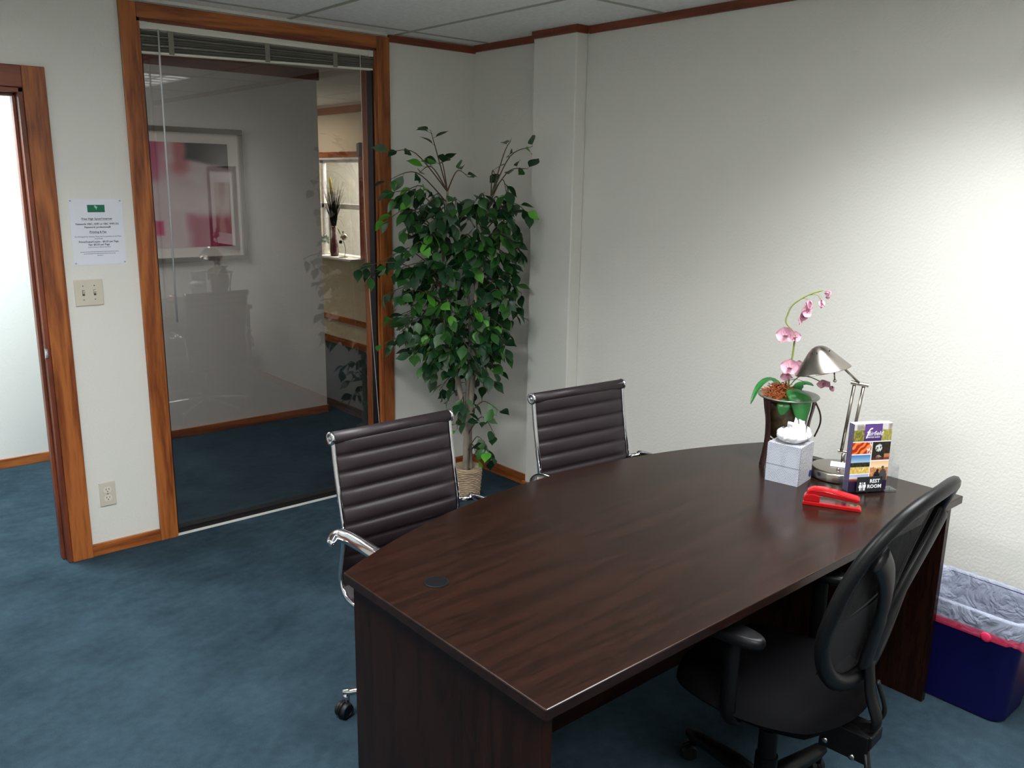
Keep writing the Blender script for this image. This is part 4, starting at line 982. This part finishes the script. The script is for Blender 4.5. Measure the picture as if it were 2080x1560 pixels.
# keep leaves inside the corner
def lmat(q, d, k):
    y = d; x = y.cross(Vector((0, 0, 1))); x = x.normalized() if x.length > .05 else Vector((1, 0, 0)); zz = x.cross(y)
    R = Matrix((x, y, zz)).transposed() @ Matrix.Rotation(random.uniform(-.9, .9), 3, 'Y'); M4 = (R*random.uniform(.9, 1.22)).to_4x4(); M4.translation = q+d*.018*.9; return M4
leaves = []
for k, (q, d, z) in enumerate(placed):
    if not ok(q+d*.085):
        d = Vector((-abs(d.x), -abs(d.y), d.z)).normalized()
        if not ok(q+d*.085): d = Vector((-.5, -.5, -.7)).normalized()
    r = random.random(); mi_ = 0 if r < .48 else 1 if r < .80 else 2 if r < .90 else 3
    leaves.append((lmat(q, d, k), LM[mi_][k % 3], (q.dot(VN))))
order = sorted(range(len(leaves)), key=lambda i: leaves[i][2]); near = order[:296]; far = order[296:]
for i in near:
    o = bpy.data.objects.new('leaf', leaves[i][1]); C.objects.link(o); o.parent = fc; o.matrix_local = leaves[i][0]
if far:
    for mi_ in range(4):
        mb = MB()
        for i in far:
            if leaves[i][1] in LM[mi_]:
                me = leaves[i][1]; mb.add([leaves[i][0] @ v.co for v in me.vertices], [tuple(p.vertices) for p in me.polygons])
        if mb.v: tag(mb.build('rear_foliage', ('leaf_dark', 'leaf_mid', 'leaf_light', 'leaf_grey')[mi_], fc, smooth=True), kind='stuff')

# ================================================================== LOBBY SILL THINGS
SZ = .945
vs_ = thing('vase', 'slim dark red bottle vase of dried grasses on the lobby sill', 'vase', (LX-.07, 3.955, SZ))
MB().lathe([(.036, 0), (.042, .006), (.046, .04), (.044, .09), (.034, .15), (.022, .21), (.02, .27), (.026, .305), (.022, .305), (.016, .27)], (0, 0, 0), 28).build('vase_body', 'vase_red', vs_, smooth=True)
gr = MB()
for k in range(95):
    a = random.uniform(0, 2*PI); sp2 = random.random()**.7*.13; h = random.uniform(.34, .62)*(1-.25*sp2/.16)
    gr.tube(catmull([(.01*math.cos(a), .01*math.sin(a), .2), (sp2*.35*math.cos(a), sp2*.35*math.sin(a), .3+h*.35), (sp2*math.cos(a), sp2*math.sin(a), .25+h)], 4), [.003]*3+[.0022]*3+[.0008]*3, 4)
for dx in (-.17, -.2): gr.tube(catmull([(0, 0, .25), (0, dx*.5, .42+dx*.2), (0, dx, .40+(dx+.17)*3)], 5), .0013, 4)
tag(gr.build('dried_grass', 'dry_grass', vs_), kind='stuff')
yl = MB(); yl.tube([(0, .035, .62), (0, .045, .75), (0, .047, .79)], [.012, .014, .004], 8); yl.build('yellow_plume', 'yellow_flower', vs_, smooth=True)
pp = thing('potted_plant', 'small bushy plant in a pale pot beside the red vase', 'plant', (LX-.08, 4.22, SZ))
MB().lathe([(.04, 0), (.042, .005), (.05, .085), (.053, .09), (.05, .095), (.044, .088), (.002, .085)], (0, 0, 0), 24).build('pot', 'pot_white', pp, smooth=True)
lf = MB()
for k in range(170):
    a = random.uniform(0, 2*PI); rr_ = random.random()**.6*.12; c0 = Vector((rr_*math.cos(a), rr_*math.sin(a), .10+random.uniform(0, .13)*(1-rr_/.2)))
    if c0.x > .05: c0.x = .05
    d = Vector((random.uniform(-1, 1), random.uniform(-1, 1), random.uniform(-.3, 1))).normalized(); e = d.cross(Vector((0, 0, 1))).normalized()
    lf.add([c0, c0+d*.02+e*.008, c0+d*.045, c0+d*.02-e*.008], [(0, 1, 2, 3)])
tag(lf.build('foliage', 'leaf_grey', pp), kind='stuff')
on_ = thing('bulb_ornament', 'glass bulb hanging ornament on a curved metal stand beside the red vase', 'ornament', (LX-.09, 3.74, SZ))
MB().lathe([(.045, 0), (.045, .006), (.03, .01)], (0, 0, 0), 24).build('stand_base', 'bronze', on_)
MB().tube(catmull([(0, -.02, .008), (0, -.045, .08), (0, -.01, .16), (0, .02, .21), (0, .05, .195)], 6), .004, 8).build('stand_rod', 'bronze', on_, smooth=True)
MB().lathe([(.012, 0), (.03, .012), (.042, .04), (.038, .07), (.018, .10), (.014, .12)], (0, .05, .02), 22).build('glass_bulb', 'clear_glass', on_, smooth=True)
MB().lathe([(.016, .118), (.017, .145), (.008, .15)], (0, .05, .02), 16).build('bulb_cap', 'plastic_black', on_, smooth=True)
MB().lathe([(.001, -.033), (.02, -.028), (.035, 0), (.02, .028), (.001, .033)], (0, -.025, .205), 22).build('metal_ball', 'bronze', on_, smooth=True)
oo = MB(); oo.add([(0, .03, .22), (0, .075, .25), (-.01, .10, .29), (-.01, .06, .27)], [(0, 1, 2, 3)]); oo.add([(0, 0, .235), (0, -.02, .262), (0, .015, .262)], [(0, 1, 2)]); oo.build('leaf', 'leaf_mid', on_, solid=.002)
wbx = thing('wall_box', 'grey metal box on the lobby wall at the window corner', 'wall box', (LX, 3.485, 2.0))
MB().box((-.05, -.025, -.065), (0, .025, .065)).build('housing', 'grey_metal', wbx, bevel=.004); MB().box((-.053, -.02, .058), (-.05, .02, .068)).build('cap', 'alum_white', wbx)
rf = thing('wall_dome', 'dark round fixture high on the lobby wall by the crown trim', 'fixture', (LX-.014, 4.46, 2.39))
MB().lathe([(.09, 0), (.09, .02), (.07, .045), (.03, .06), (.001, .064)], (0, 0, 0), 28, Matrix.Rotation(-PI/2, 3, 'Y')).build('dome', 'dark_frame', rf, smooth=True)
